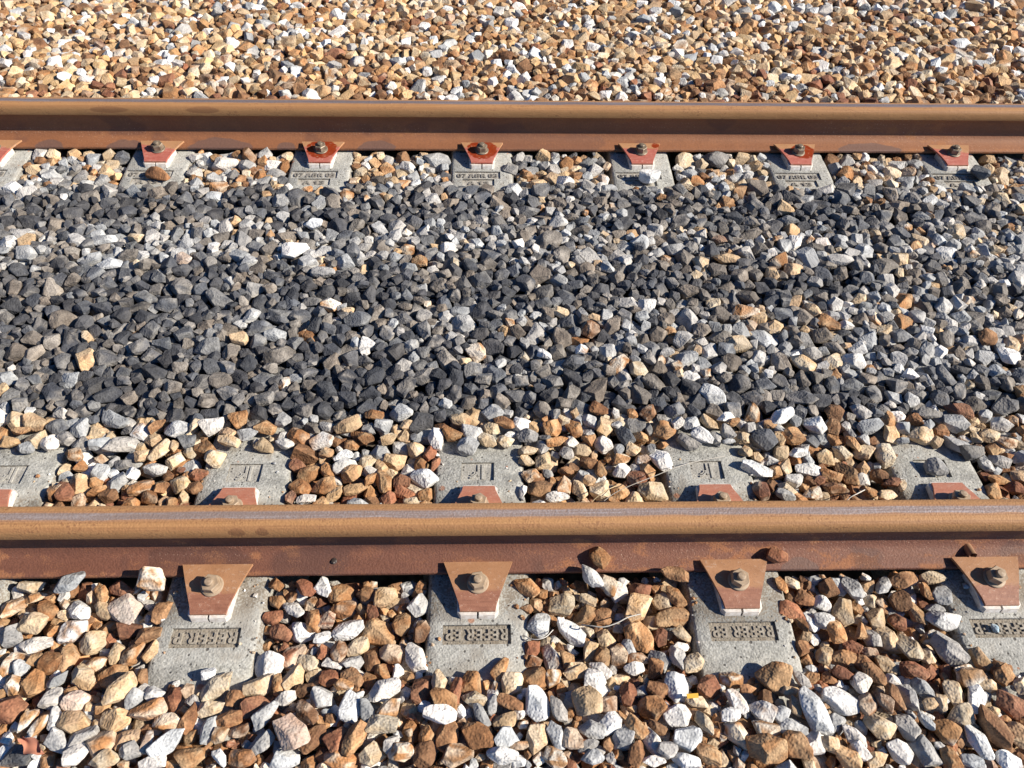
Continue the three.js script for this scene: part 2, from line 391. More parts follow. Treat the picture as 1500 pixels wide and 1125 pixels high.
// ------------------------------------------------------------ rail fasteners: bowed spring plate, insulator, washer, nut and bolt
function plateShape() {
  const nx = 14, nz = 14, t = 0.0062, outline = (v) => v < 0.86 ? mix(0.080, 0.0425, v / 0.86) : mix(0.0425, 0.0395, (v - 0.86) / 0.14);
  const height = (v) => mix(0.0265, 0.0140, v ** 1.6) + 0.0030 * Math.sin(Math.PI * v);
  const at = (i, j, top) => { const v = j / nz, w = outline(v), u = i / nx * 2 - 1; return [u * w, height(v) - (top ? 0 : t), mix(-0.053, 0.0615, v), i / nx, v]; };
  const pos = [], uv = [];
  const quad = (a, b, c, d) => [a, b, c, a, c, d].forEach((p) => { pos.push(p[0], p[1], p[2]); uv.push(0.5 + p[0] / 0.17, p[4]); });
  for (let j = 0; j < nz; j++) for (let i = 0; i < nx; i++) {
    quad(at(i, j, 1), at(i, j + 1, 1), at(i + 1, j + 1, 1), at(i + 1, j, 1));
    quad(at(i, j, 0), at(i + 1, j, 0), at(i + 1, j + 1, 0), at(i, j + 1, 0));
  }
  for (let j = 0; j < nz; j++) { quad(at(0, j, 0), at(0, j + 1, 0), at(0, j + 1, 1), at(0, j, 1)); quad(at(nx, j, 1), at(nx, j + 1, 1), at(nx, j + 1, 0), at(nx, j, 0)); }
  for (let i = 0; i < nx; i++) { quad(at(i, 0, 1), at(i + 1, 0, 1), at(i + 1, 0, 0), at(i, 0, 0)); quad(at(i, nz, 0), at(i + 1, nz, 0), at(i + 1, nz, 1), at(i, nz, 1)); }
  const g = new THREE.BufferGeometry();
  g.setAttribute('position', new THREE.Float32BufferAttribute(pos, 3));
  g.setAttribute('uv', new THREE.Float32BufferAttribute(uv, 2));
  return toCreasedNormals(g, 0.5);
}
const plateGeo = plateShape();
const insulatorGeo = (() => {
  const s = new THREE.Shape(); // seen from above, y of the shape = -z
  s.moveTo(-0.050, 0.020); s.lineTo(-0.0455, -0.040); s.lineTo(-0.0450, -0.058); s.lineTo(-0.0375, -0.0665); s.lineTo(-0.0038, -0.0665); s.lineTo(-0.0038, -0.053); s.lineTo(0.0038, -0.053); s.lineTo(0.0038, -0.0665); s.lineTo(0.0375, -0.0665); s.lineTo(0.0450, -0.058); s.lineTo(0.0455, -0.040); s.lineTo(0.050, 0.020); s.closePath();
  const g = new THREE.ExtrudeGeometry(s, { depth: 0.02, bevelEnabled: true, bevelSize: 0.0016, bevelThickness: 0.0016, bevelSegments: 2 }).rotateX(-Math.PI / 2);
  const p = g.attributes.position; // the top follows the plate down to its narrow end
  for (let i = 0; i < p.count; i++) {
    const z = p.getZ(i), f = clamp((p.getY(i) + 0.0016) / 0.0232), top = mix(0.0185, 0.0074, clamp((z + 0.022) / 0.088) ** 1.2);
    p.setY(i, mix(-0.0088, top, f));
    if (z > 0.05) p.setZ(i, z + (1 - f) * 0.003);
  }
  return boxUV(toCreasedNormals(g.index ? g.toNonIndexed() : g, 0.5));
})();
const washerGeo = new THREE.LatheGeometry([[0.012, 0], [0.0245, 0], [0.0252, 0.001], [0.0252, 0.0028], [0.0238, 0.0042], [0.019, 0.0056], [0.012, 0.0058]].map(([x, y]) => new THREE.Vector2(x, y)), 36);
const nutGeo = (() => {
  const s = new THREE.Shape();
  for (let i = 0; i < 6; i++) { const a = i * Math.PI / 3; s[i ? 'lineTo' : 'moveTo'](0.0205 * Math.cos(a), 0.0205 * Math.sin(a)); }
  s.closePath();
  const g = new THREE.ExtrudeGeometry(s, { depth: 0.0165, bevelEnabled: true, bevelSize: 0.0014, bevelThickness: 0.0018, bevelSegments: 1, bevelOffset: -0.0008 }).rotateX(-Math.PI / 2);
  return boxUV(toCreasedNormals(g.index ? g.toNonIndexed() : g, 0.3), 8);
})();
const boltGeo = (() => {
  const pts = [[0, 0.0335], [0.0070, 0.0335], [0.0086, 0.0325]];
  for (let i = 0; i < 4; i++) { const y = 0.0315 - i * 0.0025; pts.push([0.0100, y], [0.0090, y - 0.00125]); }
  pts.push([0.0100, 0.0200], [0.0100, -0.02]);
  return new THREE.LatheGeometry(pts.reverse().map(([x, y]) => new THREE.Vector2(x, y)), 24);
})();
function plateTexture(seed, look) {
  const surf = (u, v) => {
    const big = fbm2(u * 4, v * 4, 3, 4, 4, seed), mid = fbm2(u * 18, v * 18, 3, 18, 18, seed + 2), fine = noise2(u * 120, v * 120, 120, 120, seed + 4), s = fbm2(u * 5, v * 40, 2, 5, 40, seed + 6);
    let c = mix3(look.a, look.b, clamp(0.5 + (big - 0.5) * 0.9 + (mid - 0.5) * 0.7 + (fine - 0.5) * 0.35));
    const low = step(look.split - 0.05, look.split + 0.05, v + (mid - 0.5) * 0.12 + (look.slant ?? 0) * (u - 0.5));
    c = mix3(c, mix3(look.c, look.d, clamp(0.5 + (mid - 0.5) * 1.2 + (s - 0.5) * 0.8)), low);
    let rough = 0.62;
    if (look.stain) {
      const [x, y, r] = look.stain, q = Math.hypot((u - x) * 1.0, (v - y) * 0.72) + (mid - 0.5) * 0.05, w = 1 - step(r - 0.015, r + 0.015, q);
      c = mix3(c, mix3([0.20, 0.022, 0.008], [0.30, 0.055, 0.014], mid), w);
      rough = mix(rough, 0.28, w);
    }
    c = mix3(c, [0.12, 0.06, 0.045], 0.6 * step(0.74, 0.80, fine) * step(0.5, 0.6, mid));
    c = mix3(c, [0.55, 0.42, 0.34], 0.5 * step(0.66, 0.72, mid) * step(0.6, 0.75, fine));
    return { c, rough, h: 0.6 * mid + 0.4 * fine };
  };
  const map = texture(256, 256, (u, v) => surf(u, v).c), orm = texture(256, 256, (u, v) => { const s = surf(u, v); return [s.h, s.rough, 0]; }, false);
  return new THREE.MeshStandardMaterial({ map, roughnessMap: orm, roughness: 1, bumpMap: orm, bumpScale: 0.0006 });
}
const rustPlate = (seed) => plateTexture(seed, { a: [0.30, 0.150, 0.075], b: [0.40, 0.215, 0.115], c: [0.22, 0.092, 0.058], d: [0.32, 0.145, 0.090], split: 0.60 });
const redPlate = (seed, stain, split = 0.36) => plateTexture(seed, { a: [0.36, 0.19, 0.095], b: [0.46, 0.25, 0.13], c: [0.34, 0.09, 0.065], d: [0.45, 0.155, 0.12], split, stain, slant: stain ? 0 : -0.35 });
const P = { rustA: rustPlate(600), rustB: rustPlate(620), rustC: rustPlate(800), rustD: rustPlate(830), inner: plateTexture(640, { a: [0.38, 0.155, 0.090], b: [0.46, 0.205, 0.125], c: [0.38, 0.145, 0.090], d: [0.46, 0.205, 0.135], split: 0.55 }), red: redPlate(660), wet: redPlate(680, [0.5, 0.38, 0.33], 0.30), halo: redPlate(700, [0.62, 0.40, 0.26], 0.30), spot: redPlate(720, [0.86, 0.14, 0.10], 0.30) };
const metalTex = (seed, a, b) => texture(128, 128, (u, v) => mix3(a, b, clamp(fbm2(u * 9, v * 9, 4, 9, 9, seed) * 1.3 - 0.15)));
const steelNear = new THREE.MeshStandardMaterial({ map: metalTex(730, [0.22, 0.155, 0.10], [0.42, 0.33, 0.24]), roughness: 0.62 });
const steelFar = new THREE.MeshStandardMaterial({ map: metalTex(740, [0.12, 0.095, 0.07], [0.34, 0.28, 0.21]), roughness: 0.45, metalness: 0.35 });
const nylon = new THREE.MeshStandardMaterial({ map: texture(128, 128, (u, v) => mix3([0.40, 0.35, 0.30], [0.72, 0.70, 0.67], clamp(0.15 + fbm2(u * 10, v * 10, 3, 10, 10, 750) * 1.1))), roughness: 0.55 });
nylon.map.repeat.set(20, 20);
function fastener(label, group, x, z, turn, plate, steel, nutTurn) {
  const t = thing('rail_fastener', label, 'rail clip', group, x, 0, z, turn);
  mesh('insulator', insulatorGeo, nylon, t);
  const p = mesh('spring_plate', plateGeo, plate, t);
  const set = (n, g, y) => { const m = mesh(n, g, steel, p); m.position.set(0, y, 0.0); m.rotation.set(0.10, nutTurn, 0, 'XYZ'); return m; };
  set('washer', washerGeo, 0.0252); set('nut', nutGeo, 0.0308); set('bolt', boltGeo, 0.0252);
  return t;
}
const BOLT = 0.1032;
const NEAR_CLIPS = { '-1': ['rust brown trapezoid rail clip at the left, on the sleeper with a small white chip', P.rustA, 0.9], 0: ['rust brown rail clip on the near sleeper end with the clearest lettering, in the middle', P.rustB, 0.15], 1: ['rust brown trapezoid rail clip with a small dark reddish stone at its upper right corner', P.rustC, 0.45], 2: ['rust brown rail clip cut by the right edge, below the metal stud', P.rustD, 0.5] };
for (const [k, [label, plate, turn]] of Object.entries(NEAR_CLIPS)) fastener(label, 'clips on the outside of the nearer rail', k * PITCH, BOLT, 0, plate, steelNear, turn);
const INNER_CLIPS = { '-2': 'faded red rail clip half hidden behind the nearer rail, cut by the left edge', '-1': 'faded red rail clip half hidden behind the nearer rail, second from the left', 0: 'faded red rail clip half hidden behind the nearer rail, on the middle sleeper', 1: 'faded red rail clip half hidden behind the nearer rail, right of the thin pale wire', 2: 'faded red rail clip half hidden behind the nearer rail, below a stone on an emblem' };
for (const [k, label] of Object.entries(INNER_CLIPS)) fastener(label, 'clips on the inside of the nearer rail', k * PITCH, -BOLT, Math.PI, P.inner, steelNear, 0.3 + k * 0.4);
const FAR_CLIPS = { '-3': ['red rail clip showing only a corner at the left edge, on the far rail', P.red], '-2': ['plain faded red rail clip on the far rail, leftmost one seen whole', P.red], '-1': ['dark red oil-stained rail clip on the far rail, second whole one from the left', P.wet], 0: ['dark red oil-stained rail clip on the far rail above the clearest date', P.wet], 1: ['red rail clip on the far rail with a dark stain at its right corner', P.spot], 2: ['red rail clip on the far rail with a round oily ring about its bolt', P.halo], 3: ['plain pinkish red rail clip on the far rail, rightmost one', P.red] };
for (const [k, [label, plate]] of Object.entries(FAR_CLIPS)) fastener(label, 'red clips on the inside of the far rail', k * PITCH, -GAUGE + BOLT, 0, plate, steelFar, 0.2 + k * 0.5);

// ------------------------------------------------------------ ballast stones
// four kinds of rock surface share one sheet: grey granite, pale mottled, rust-coated, dark
const ROCK = 2048;
const rockSheet = (() => {
  const quarter = (q, u, v) => {
    const g = noise2(u * 260, v * 260, 260, 260, 800 + q), f = noise2(u * 420, v * 420, 420, 420, 810 + q), m = fbm2(u * 34, v * 34, 4, 34, 34, 820 + q), b = fbm2(u * 12, v * 12, 3, 12, 12, 830 + q);
    if (q === 0) { // grey granite: black and glassy grains in white
      const base = 0.88 + 0.30 * (m - 0.5) + 0.22 * (f - 0.5), dark = 0.55 * Math.max(dots(u, v, 190, 870, 0.5, 0.10, 0.46), 0.8 * dots(u, v, 110, 875, 0.2, 0.10, 0.42)), vein = step(0.60, 0.70, b);
      let c = mix3([base, base, base], [0.24, 0.25, 0.27], 0.85 * dark);
      return mix3(c, [base * 0.72, base * 0.74, base * 0.76], 0.6 * vein);
    }
    if (q === 1) { // mottled buff
      const base = 0.83 + 0.65 * (m - 0.5) + 0.34 * (f - 0.5), dark = dots(u, v, 120, 880, 0.35, 0.08, 0.42);
      let c = [base, base * 0.985, base * 0.96];
      c = mix3(c, [0.40, 0.34, 0.27], 0.55 * dark);
      return mix3(c, [base * 0.86, base * 0.66, base * 0.45], 0.55 * step(0.52, 0.66, b));
    }
    if (q === 2) { // rust coat: darker films and pale rubbed grains
      const base = 0.76 + 0.85 * (m - 0.5) + 0.42 * (f - 0.5);
      let c = [base, base * 0.97, base * 0.94];
      c = mix3(c, [base * 0.55, base * 0.46, base * 0.42], 0.65 * step(0.52, 0.66, b));
      return mix3(c, [1.0, 0.95, 0.88], 0.5 * step(0.70, 0.80, g * 0.7 + m * 0.35));
    }
    const base = 0.73 + 0.70 * (m - 0.5) + 0.42 * (f - 0.5);
    return mix3([base, base, base * 1.01], [1, 1, 1], 0.5 * step(0.74, 0.82, g * 0.7 + b * 0.35));
  };
  return texture(ROCK, ROCK, (u, v) => quarter((u >= 0.5 ? 1 : 0) + (v >= 0.5 ? 2 : 0), (u * 2) % 1 * 0.6, (v * 2) % 1 * 0.6));
})();
const rockBump = texture(1024, 1024, (u, v) => {
  const h = 0.6 * fbm2(u * 100, v * 100, 3, 100, 100, 860) + 0.4 * noise2(u * 360, v * 360, 360, 360, 861);
  return [h, h, h];
}, false);
const rock = new THREE.MeshStandardMaterial({ map: rockSheet, bumpMap: rockBump, bumpScale: 0.0036, roughness: 0.88, vertexColors: true });
const SHEET_M = 0.6; // metres of rock across one quarter of the sheet

// an angular pebble: the body common to some random half-spaces, every edge chamfered
function pebble(rand, planes, chamfer, cuts, near = 0.62) {
  const n = [], d = [], P3 = THREE.Vector3;
  for (let i = 0; i < planes; i++) {
    const y = 1 - 2 * (i + 0.5) / planes, a = i * 2.39996 + rand() * 1.1, r = Math.sqrt(1 - y * y);
    n.push(new P3(r * Math.cos(a) + (rand() - 0.5) * 0.75, y + (rand() - 0.5) * 0.75, r * Math.sin(a) + (rand() - 0.5) * 0.75).normalize());
    d.push(near + (1 - near) * rand());
  }
  for (const s of [1, -1]) for (const ax of ['x', 'y', 'z']) { const v = new P3(); v[ax] = s; n.push(v); d.push(1.02); }
  const faces = n.map(() => []), all = [];
  const N = n.length, m3 = new THREE.Matrix3();
  for (let i = 0; i < N; i++) for (let j = i + 1; j < N; j++) for (let k = j + 1; k < N; k++) {
    m3.set(n[i].x, n[i].y, n[i].z, n[j].x, n[j].y, n[j].z, n[k].x, n[k].y, n[k].z);
    if (Math.abs(m3.determinant()) < 0.02) continue;
    const p = new P3(d[i], d[j], d[k]).applyMatrix3(m3.invert());
    let ok = true;
    for (let q = 0; q < N && ok; q++) if (q !== i && q !== j && q !== k && n[q].dot(p) > d[q] + 1e-6) ok = false;
    if (ok) { all.push(p); faces[i].push(p); faces[j].push(p); faces[k].push(p); }
  }
  let pts = all;
  if (chamfer) {
    pts = [];
    for (const f of faces) if (f.length > 2) {
      const c = f.reduce((s, p) => s.add(p), new P3()).divideScalar(f.length);
      for (const p of f) { const e = p.distanceTo(c); pts.push(p.clone().lerp(c, Math.min(0.55, (chamfer * (0.6 + 0.8 * rand())) / e))); }
    }
  }
  const hull = new ConvexHull().setFromPoints(pts), idx = new Map(), verts = [], tris = [];
  for (const f of hull.faces) {
    const t = [];
    let e = f.edge;
    do { const p = e.head().point; if (!idx.has(p)) { idx.set(p, verts.length); verts.push(p.clone()); } t.push(idx.get(p)); e = e.next; } while (e !== f.edge);
    tris.push(t);
  }
  let V = verts, T = tris;
  const seed = Math.floor(rand() * 999);
  for (let c = 0; c < cuts; c++) { // finer faces with a broken surface
    const mid = new Map(), nt = [], key = (a, b) => (a < b ? a * 65536 + b : b * 65536 + a);
    const half = (a, b) => { const q = key(a, b); if (!mid.has(q)) { mid.set(q, V.length); V.push(V[a].clone().lerp(V[b], 0.5)); } return mid.get(q); };
    for (const [a, b, e] of T) { const x = half(a, b), y = half(b, e), z = half(e, a); nt.push([a, x, z], [x, b, y], [z, y, e], [x, y, z]); }
    T = nt;
  }
  for (const p of V) { const k = 1 + 0.12 * (noise3(p.x * 1.7 + 9, p.y * 1.7, p.z * 1.7, seed) - 0.5) + (cuts ? 0.055 * (noise3(p.x * 4.5, p.y * 4.5, p.z * 4.5 + 7, seed + 1) - 0.5) : 0); p.multiplyScalar(k); }
  const lo = V[0].clone(), hi = V[0].clone();
  for (const p of V) { lo.min(p); hi.max(p); }
  for (const p of V) { p.x = (2 * p.x - lo.x - hi.x) / (hi.x - lo.x); p.y = (2 * p.y - lo.y - hi.y) / (hi.y - lo.y); p.z = (2 * p.z - lo.z - hi.z) / (hi.z - lo.z); }
  const flat = new Float32Array(V.length * 3);
  V.forEach((p, i) => p.toArray(flat, i * 3));
  return { v: flat, t: T, count: V.length };
}
const shapeRand = rngOf(71);
const FINE = Array.from({ length: 46 }, () => pebble(shapeRand, 10 + Math.floor(shapeRand() * 5), 0.07 + 0.07 * shapeRand(), 1, 0.66));
const PLAIN = Array.from({ length: 40 }, () => pebble(shapeRand, 9 + Math.floor(shapeRand() * 3), 0.085, 0, 0.64));
const COARSE = Array.from({ length: 24 }, () => pebble(shapeRand, 8, 0, 0));

const KINDS = { // two colours that share a stone, and its quarter of the sheet
  W: [[0.86, 0.85, 0.83], [0.62, 0.62, 0.61], 0], G: [[0.35, 0.355, 0.36], [0.54, 0.54, 0.53], 0], P: [[0.76, 0.60, 0.52], [0.68, 0.60, 0.54], 1],
  T: [[0.60, 0.46, 0.30], [0.66, 0.57, 0.44], 1], M: [[0.76, 0.72, 0.65], [0.44, 0.25, 0.12], 1], O: [[0.44, 0.230, 0.102], [0.55, 0.365, 0.205], 2],
  B: [[0.27, 0.140, 0.070], [0.40, 0.235, 0.125], 2], R: [[0.30, 0.130, 0.075], [0.40, 0.20, 0.115], 2], D: [[0.125, 0.132, 0.148], [0.255, 0.255, 0.25], 3], K: [[0.062, 0.066, 0.078], [0.115, 0.117, 0.124], 3],
  Y: [[0.62, 0.42, 0.22], [0.68, 0.52, 0.33], 1], N: [[0.185, 0.162, 0.14], [0.31, 0.275, 0.235], 3],
};
function paint(kind, rand, pure = false) {
  const [a, b, q] = KINDS[kind], t = 0.78 + 0.4 * rand(), w = (rand() - 0.5) * 0.10;
  const tone = (c) => [c[0] * t * (1 + w), c[1] * t, c[2] * t * (1 - w)];
  let first = tone(a), second = tone(b);
  if (!pure && 'WTY'.includes(kind) && rand() < (kind === 'W' ? 0.16 : 0.26)) second = mix3(second, [0.42, 0.225, 0.10], 0.45 + 0.4 * rand()); // rust on part of a pale stone
  if (!pure && 'OBR'.includes(kind) && rand() < 0.22) second = mix3(second, [0.66, 0.56, 0.45], 0.5 + 0.4 * rand()); // a fresh face on a rusty one
  if (!pure && 'DKN'.includes(kind) && rand() < 0.25) second = mix3(second, [0.40, 0.37, 0.33], 0.4 + 0.3 * rand());
  return { a: first, b: second, q, level: 0.35 + 0.35 * rand(), freq: 1.1 + 1.6 * rand(), seed: Math.floor(rand() * 9999), ou: 0.06 + rand() * (1 - 0.36), ov: 0.06 + rand() * (1 - 0.36) };
}
// writes one stone into growing arrays; s: centre, half lengths, rotation
const V3 = () => new THREE.Vector3();
const ta = V3(), tb = V3(), tc = V3();
function writeStone(s, shape, out, ox, oy, oz, flatShade) {
  const { v, t, count } = shape, p = new Float32Array(count * 3), nn = new Float32Array(count * 3), loc = new Float32Array(count * 3), col = new Float32Array(count * 3), c = s.paint;
  for (let i = 0; i < count; i++) {
    ta.set(v[i * 3] * s.a, v[i * 3 + 1] * s.c, v[i * 3 + 2] * s.b);
    ta.toArray(loc, i * 3);
    const k = fade(clamp((noise3(v[i * 3] * c.freq + 20, v[i * 3 + 1] * c.freq, v[i * 3 + 2] * c.freq, c.seed) - c.level) * 5 + 0.5));
    for (let q = 0; q < 3; q++) col[i * 3 + q] = mix(c.a[q], c.b[q], k);
    ta.applyQuaternion(s.q);
    p[i * 3] = ta.x + s.x - ox; p[i * 3 + 1] = ta.y + s.y - oy; p[i * 3 + 2] = ta.z + s.z - oz;
  }
  for (const [i, j, k] of t) {
    ta.fromArray(p, i * 3); tb.fromArray(p, j * 3).sub(ta); tc.fromArray(p, k * 3).sub(ta); tb.cross(tc);
    for (const q of [i, j, k]) { nn[q * 3] += tb.x; nn[q * 3 + 1] += tb.y; nn[q * 3 + 2] += tb.z; }
  }
  for (let i = 0; i < count; i++) { const l = Math.hypot(nn[i * 3], nn[i * 3 + 1], nn[i * 3 + 2]) || 1; nn[i * 3] /= l; nn[i * 3 + 1] /= l; nn[i * 3 + 2] /= l; }
  const qu = (c.q & 1) * 0.5, qv = (c.q >> 1) * 0.5, m = 0.5 / SHEET_M;
  for (const f of t) {
    ta.fromArray(loc, f[0] * 3); tb.fromArray(loc, f[1] * 3).sub(ta); tc.fromArray(loc, f[2] * 3).sub(ta); tb.cross(tc);
    const X = Math.abs(tb.x), Y = Math.abs(tb.y), Z = Math.abs(tb.z), au = Y >= X && Y >= Z ? [0, 2] : X >= Z ? [2, 1] : [0, 1];
    if (flatShade) { ta.fromArray(p, f[0] * 3); tb.fromArray(p, f[1] * 3).sub(ta); tc.fromArray(p, f[2] * 3).sub(ta); tb.cross(tc).normalize(); }
    for (const i of f) {
      out.pos.push(p[i * 3], p[i * 3 + 1], p[i * 3 + 2]);
      flatShade ? out.nor.push(tb.x, tb.y, tb.z) : out.nor.push(nn[i * 3], nn[i * 3 + 1], nn[i * 3 + 2]);
      out.uv.push(qu + clamp(c.ou * 0.5 + loc[i * 3 + au[0]] * m, 0.01, 0.49), qv + clamp(c.ov * 0.5 + loc[i * 3 + au[1]] * m, 0.01, 0.49));
      out.col.push(col[i * 3], col[i * 3 + 1], col[i * 3 + 2]);
    }
  }
}
class Grow { // a float array that grows
  constructor() { this.a = new Float32Array(4096); this.n = 0; }
  push(...v) { if (this.n + v.length > this.a.length) { const b = new Float32Array(this.a.length * 2); b.set(this.a); this.a = b; } for (const x of v) this.a[this.n++] = x; }
}
const sheetOf = () => ({ pos: new Grow(), nor: new Grow(), uv: new Grow(), col: new Grow() });
function geometryOf(o) {
  const g = new THREE.BufferGeometry();
  for (const [name, k, size] of [['position', 'pos', 3], ['normal', 'nor', 3], ['uv', 'uv', 2], ['color', 'col', 3]]) g.setAttribute(name, new THREE.BufferAttribute(o[k].a.slice(0, o[k].n), size));
  return g;
}

// how the bed lies: height of its surface
const profile = (pts, z) => { for (let i = 1; i < pts.length; i++) if (z <= pts[i][0]) return mix(pts[i - 1][1], pts[i][1], clamp((z - pts[i - 1][0]) / (pts[i][0] - pts[i - 1][0]))); return pts[pts.length - 1][1]; };
const beside = (x) => Math.abs(x / PITCH - Math.round(x / PITCH)) * PITCH; // distance from the middle of the nearest sleeper
const swell = (x, z) => (fbm2(x * 2.2 + 50, z * 2.2 + 50, 3, 999, 999, 41) - 0.5) * 0.030;
const BEDS = {
  near: { x: [-1.45, 1.65], z: [0.0715, 0.74], surface: (x, z) => profile([[0.08, 0.004], [0.16, -0.010], [0.26, -0.010], [0.31, 0.010], [0.38, 0.028], [0.75, 0.025]], z) + swell(x, z) * 0.5 },
  mid: { x: [-2.25, 2.55], z: [-GAUGE + 0.0715, -0.0715], surface: (x, z) => profile([[-1.66, 0.014], [-1.56, 0.0], [-1.47, 0.008], [-1.42, 0.022], [-1.0, 0.028], [-0.5, 0.028], [-0.36, 0.024], [-0.31, 0.014], [-0.25, 0.002], [-0.09, 0.006]], z) + swell(x, z) * (z < -0.4 && z > -1.4 ? 1 : 0.4) },
  far: { x: [-3.1, 3.5], z: [-3.45, -GAUGE - 0.078], surface: (x, z) => profile([[-3.5, 0.05], [-2.2, 0.045], [-1.95, 0.03], [-1.82, 0.01]], z) + swell(x, z) },
};
const bump = (x, z, cx, cz, rx, rz) => Math.exp(-(((x - cx) / rx) ** 2 + ((z - cz) / rz) ** 2) * 0.9);
function soot(x, z) { // oil and brake dust: where the stones between the rails are dark
  const wx = x + (fbm2(x * 3 + 20, z * 3 + 20, 2, 999, 999, 61) - 0.5) * 0.3, wz = z + (fbm2(x * 4 + 20, z * 4 + 20, 2, 999, 999, 62) - 0.5) * 0.09;
  let d = 0;
  d += 1 * bump(wx, wz, -1.25, -1.32, 0.54, 0.094);
  d += 0.7 * bump(wx, wz, -0.39, -1.26, 0.31, 0.100);
  d += 1 * bump(wx, wz, -0.99, -0.91, 0.64, 0.103);
  d += 0.8 * bump(wx, wz, -0.23, -0.91, 0.52, 0.084);
  d += 0.75 * bump(wx, wz, 0.64, -0.90, 0.46, 0.071);
  d += 1 * bump(wx, wz, 1.17, -1.31, 0.22, 0.096);
  d += 0.6 * bump(wx, wz, 1.11, -0.93, 0.25, 0.066);
  d += 0.55 * bump(wx, wz, -1.04, -0.65, 0.51, 0.155);
  d += 1.1 * bump(wx, wz, -0.51, -0.44, 0.79, 0.084);
  d += 0.5 * bump(wx, wz, -1.31, -0.74, 0.20, 0.178);
  d += 0.8 * bump(wx, wz, 0.47, -0.45, 0.42, 0.065);
  d += 0.6 * bump(wx, wz, 1.05, -0.45, 0.29, 0.055);
  d += 0.5 * bump(wx, wz, 0.58, -1.26, 0.29, 0.093);
  d += 0.4 * bump(wx, wz, -0.40, -0.60, 0.49, 0.109);
  d += -0.8 * bump(wx, wz, -0.80, -1.11, 0.74, 0.085);
  d += -0.5 * bump(wx, wz, -0.01, -1.06, 0.27, 0.084);
  d += -0.45 * bump(wx, wz, 1.29, -0.67, 0.42, 0.178);
  d += -0.25 * bump(wx, wz, 0.76, -0.62, 0.31, 0.112);
  d += -0.4 * bump(wx, wz, 1.78, -1.23, 0.24, 0.241);
  d += -0.4 * bump(wx, wz, 0.91, -1.10, 0.47, 0.072);
  d += -0.3 * bump(wx, wz, 0.22, -1.15, 0.35, 0.073);
  return d;
}
function kindAt(x, z, rand) {
  const pick = (list) => { let t = 0; for (const k in list) t += list[k]; let r = rand() * t; for (const k in list) { r -= list[k]; if (r <= 0) return k; } return 'T'; };
  if (z > 0) return pick({ O: 0.24, B: 0.17, R: 0.11, T: 0.15, W: 0.20, G: 0.09, M: 0.07 });
  if (z < -GAUGE) {
    const t = step(-2.35, -1.95, z);
    return pick({ Y: mix(0.27, 0.15, t), T: mix(0.26, 0.17, t), O: 0.21, B: mix(0.09, 0.21, t), R: mix(0.03, 0.08, t), W: mix(0.17, 0.09, t), G: 0.05, M: 0.07 });
  }
  const e = (fbm2(x * 5 + 90, z * 5 + 90, 2, 999, 999, 63) - 0.5) * 0.10;
  const front = step(-0.42, -0.36, z + e), back = 1 - step(-1.49, -1.42, z + e), d = clamp(0.27 + soot(x, z), 0, 0.96) * (1 - front) * (1 - 0.85 * back), right = step(0.2, 1.0, x);
  if (rand() < d) return rand() < 0.18 + 0.50 * clamp(d - 0.2) ? 'K' : rand() < 0.62 ? 'D' : 'N';
  if (front > 0.5) return pick(z > -0.25 ? { O: 0.32, T: 0.2, B: 0.16, R: 0.14, W: 0.08, G: 0.08 } : { O: 0.16, T: 0.3, G: 0.22, W: 0.12, B: 0.1, D: 0.08 });
  if (back > 0.5) return pick({ T: 0.34, G: 0.26, W: 0.12, O: 0.14, B: 0.08, D: 0.10 });
  return pick({ G: 0.46, W: 0.035, T: 0.06 + 0.035 * right, D: 0.25, N: 0.21, O: 0.006 + 0.016 * right, M: 0.02 });
}

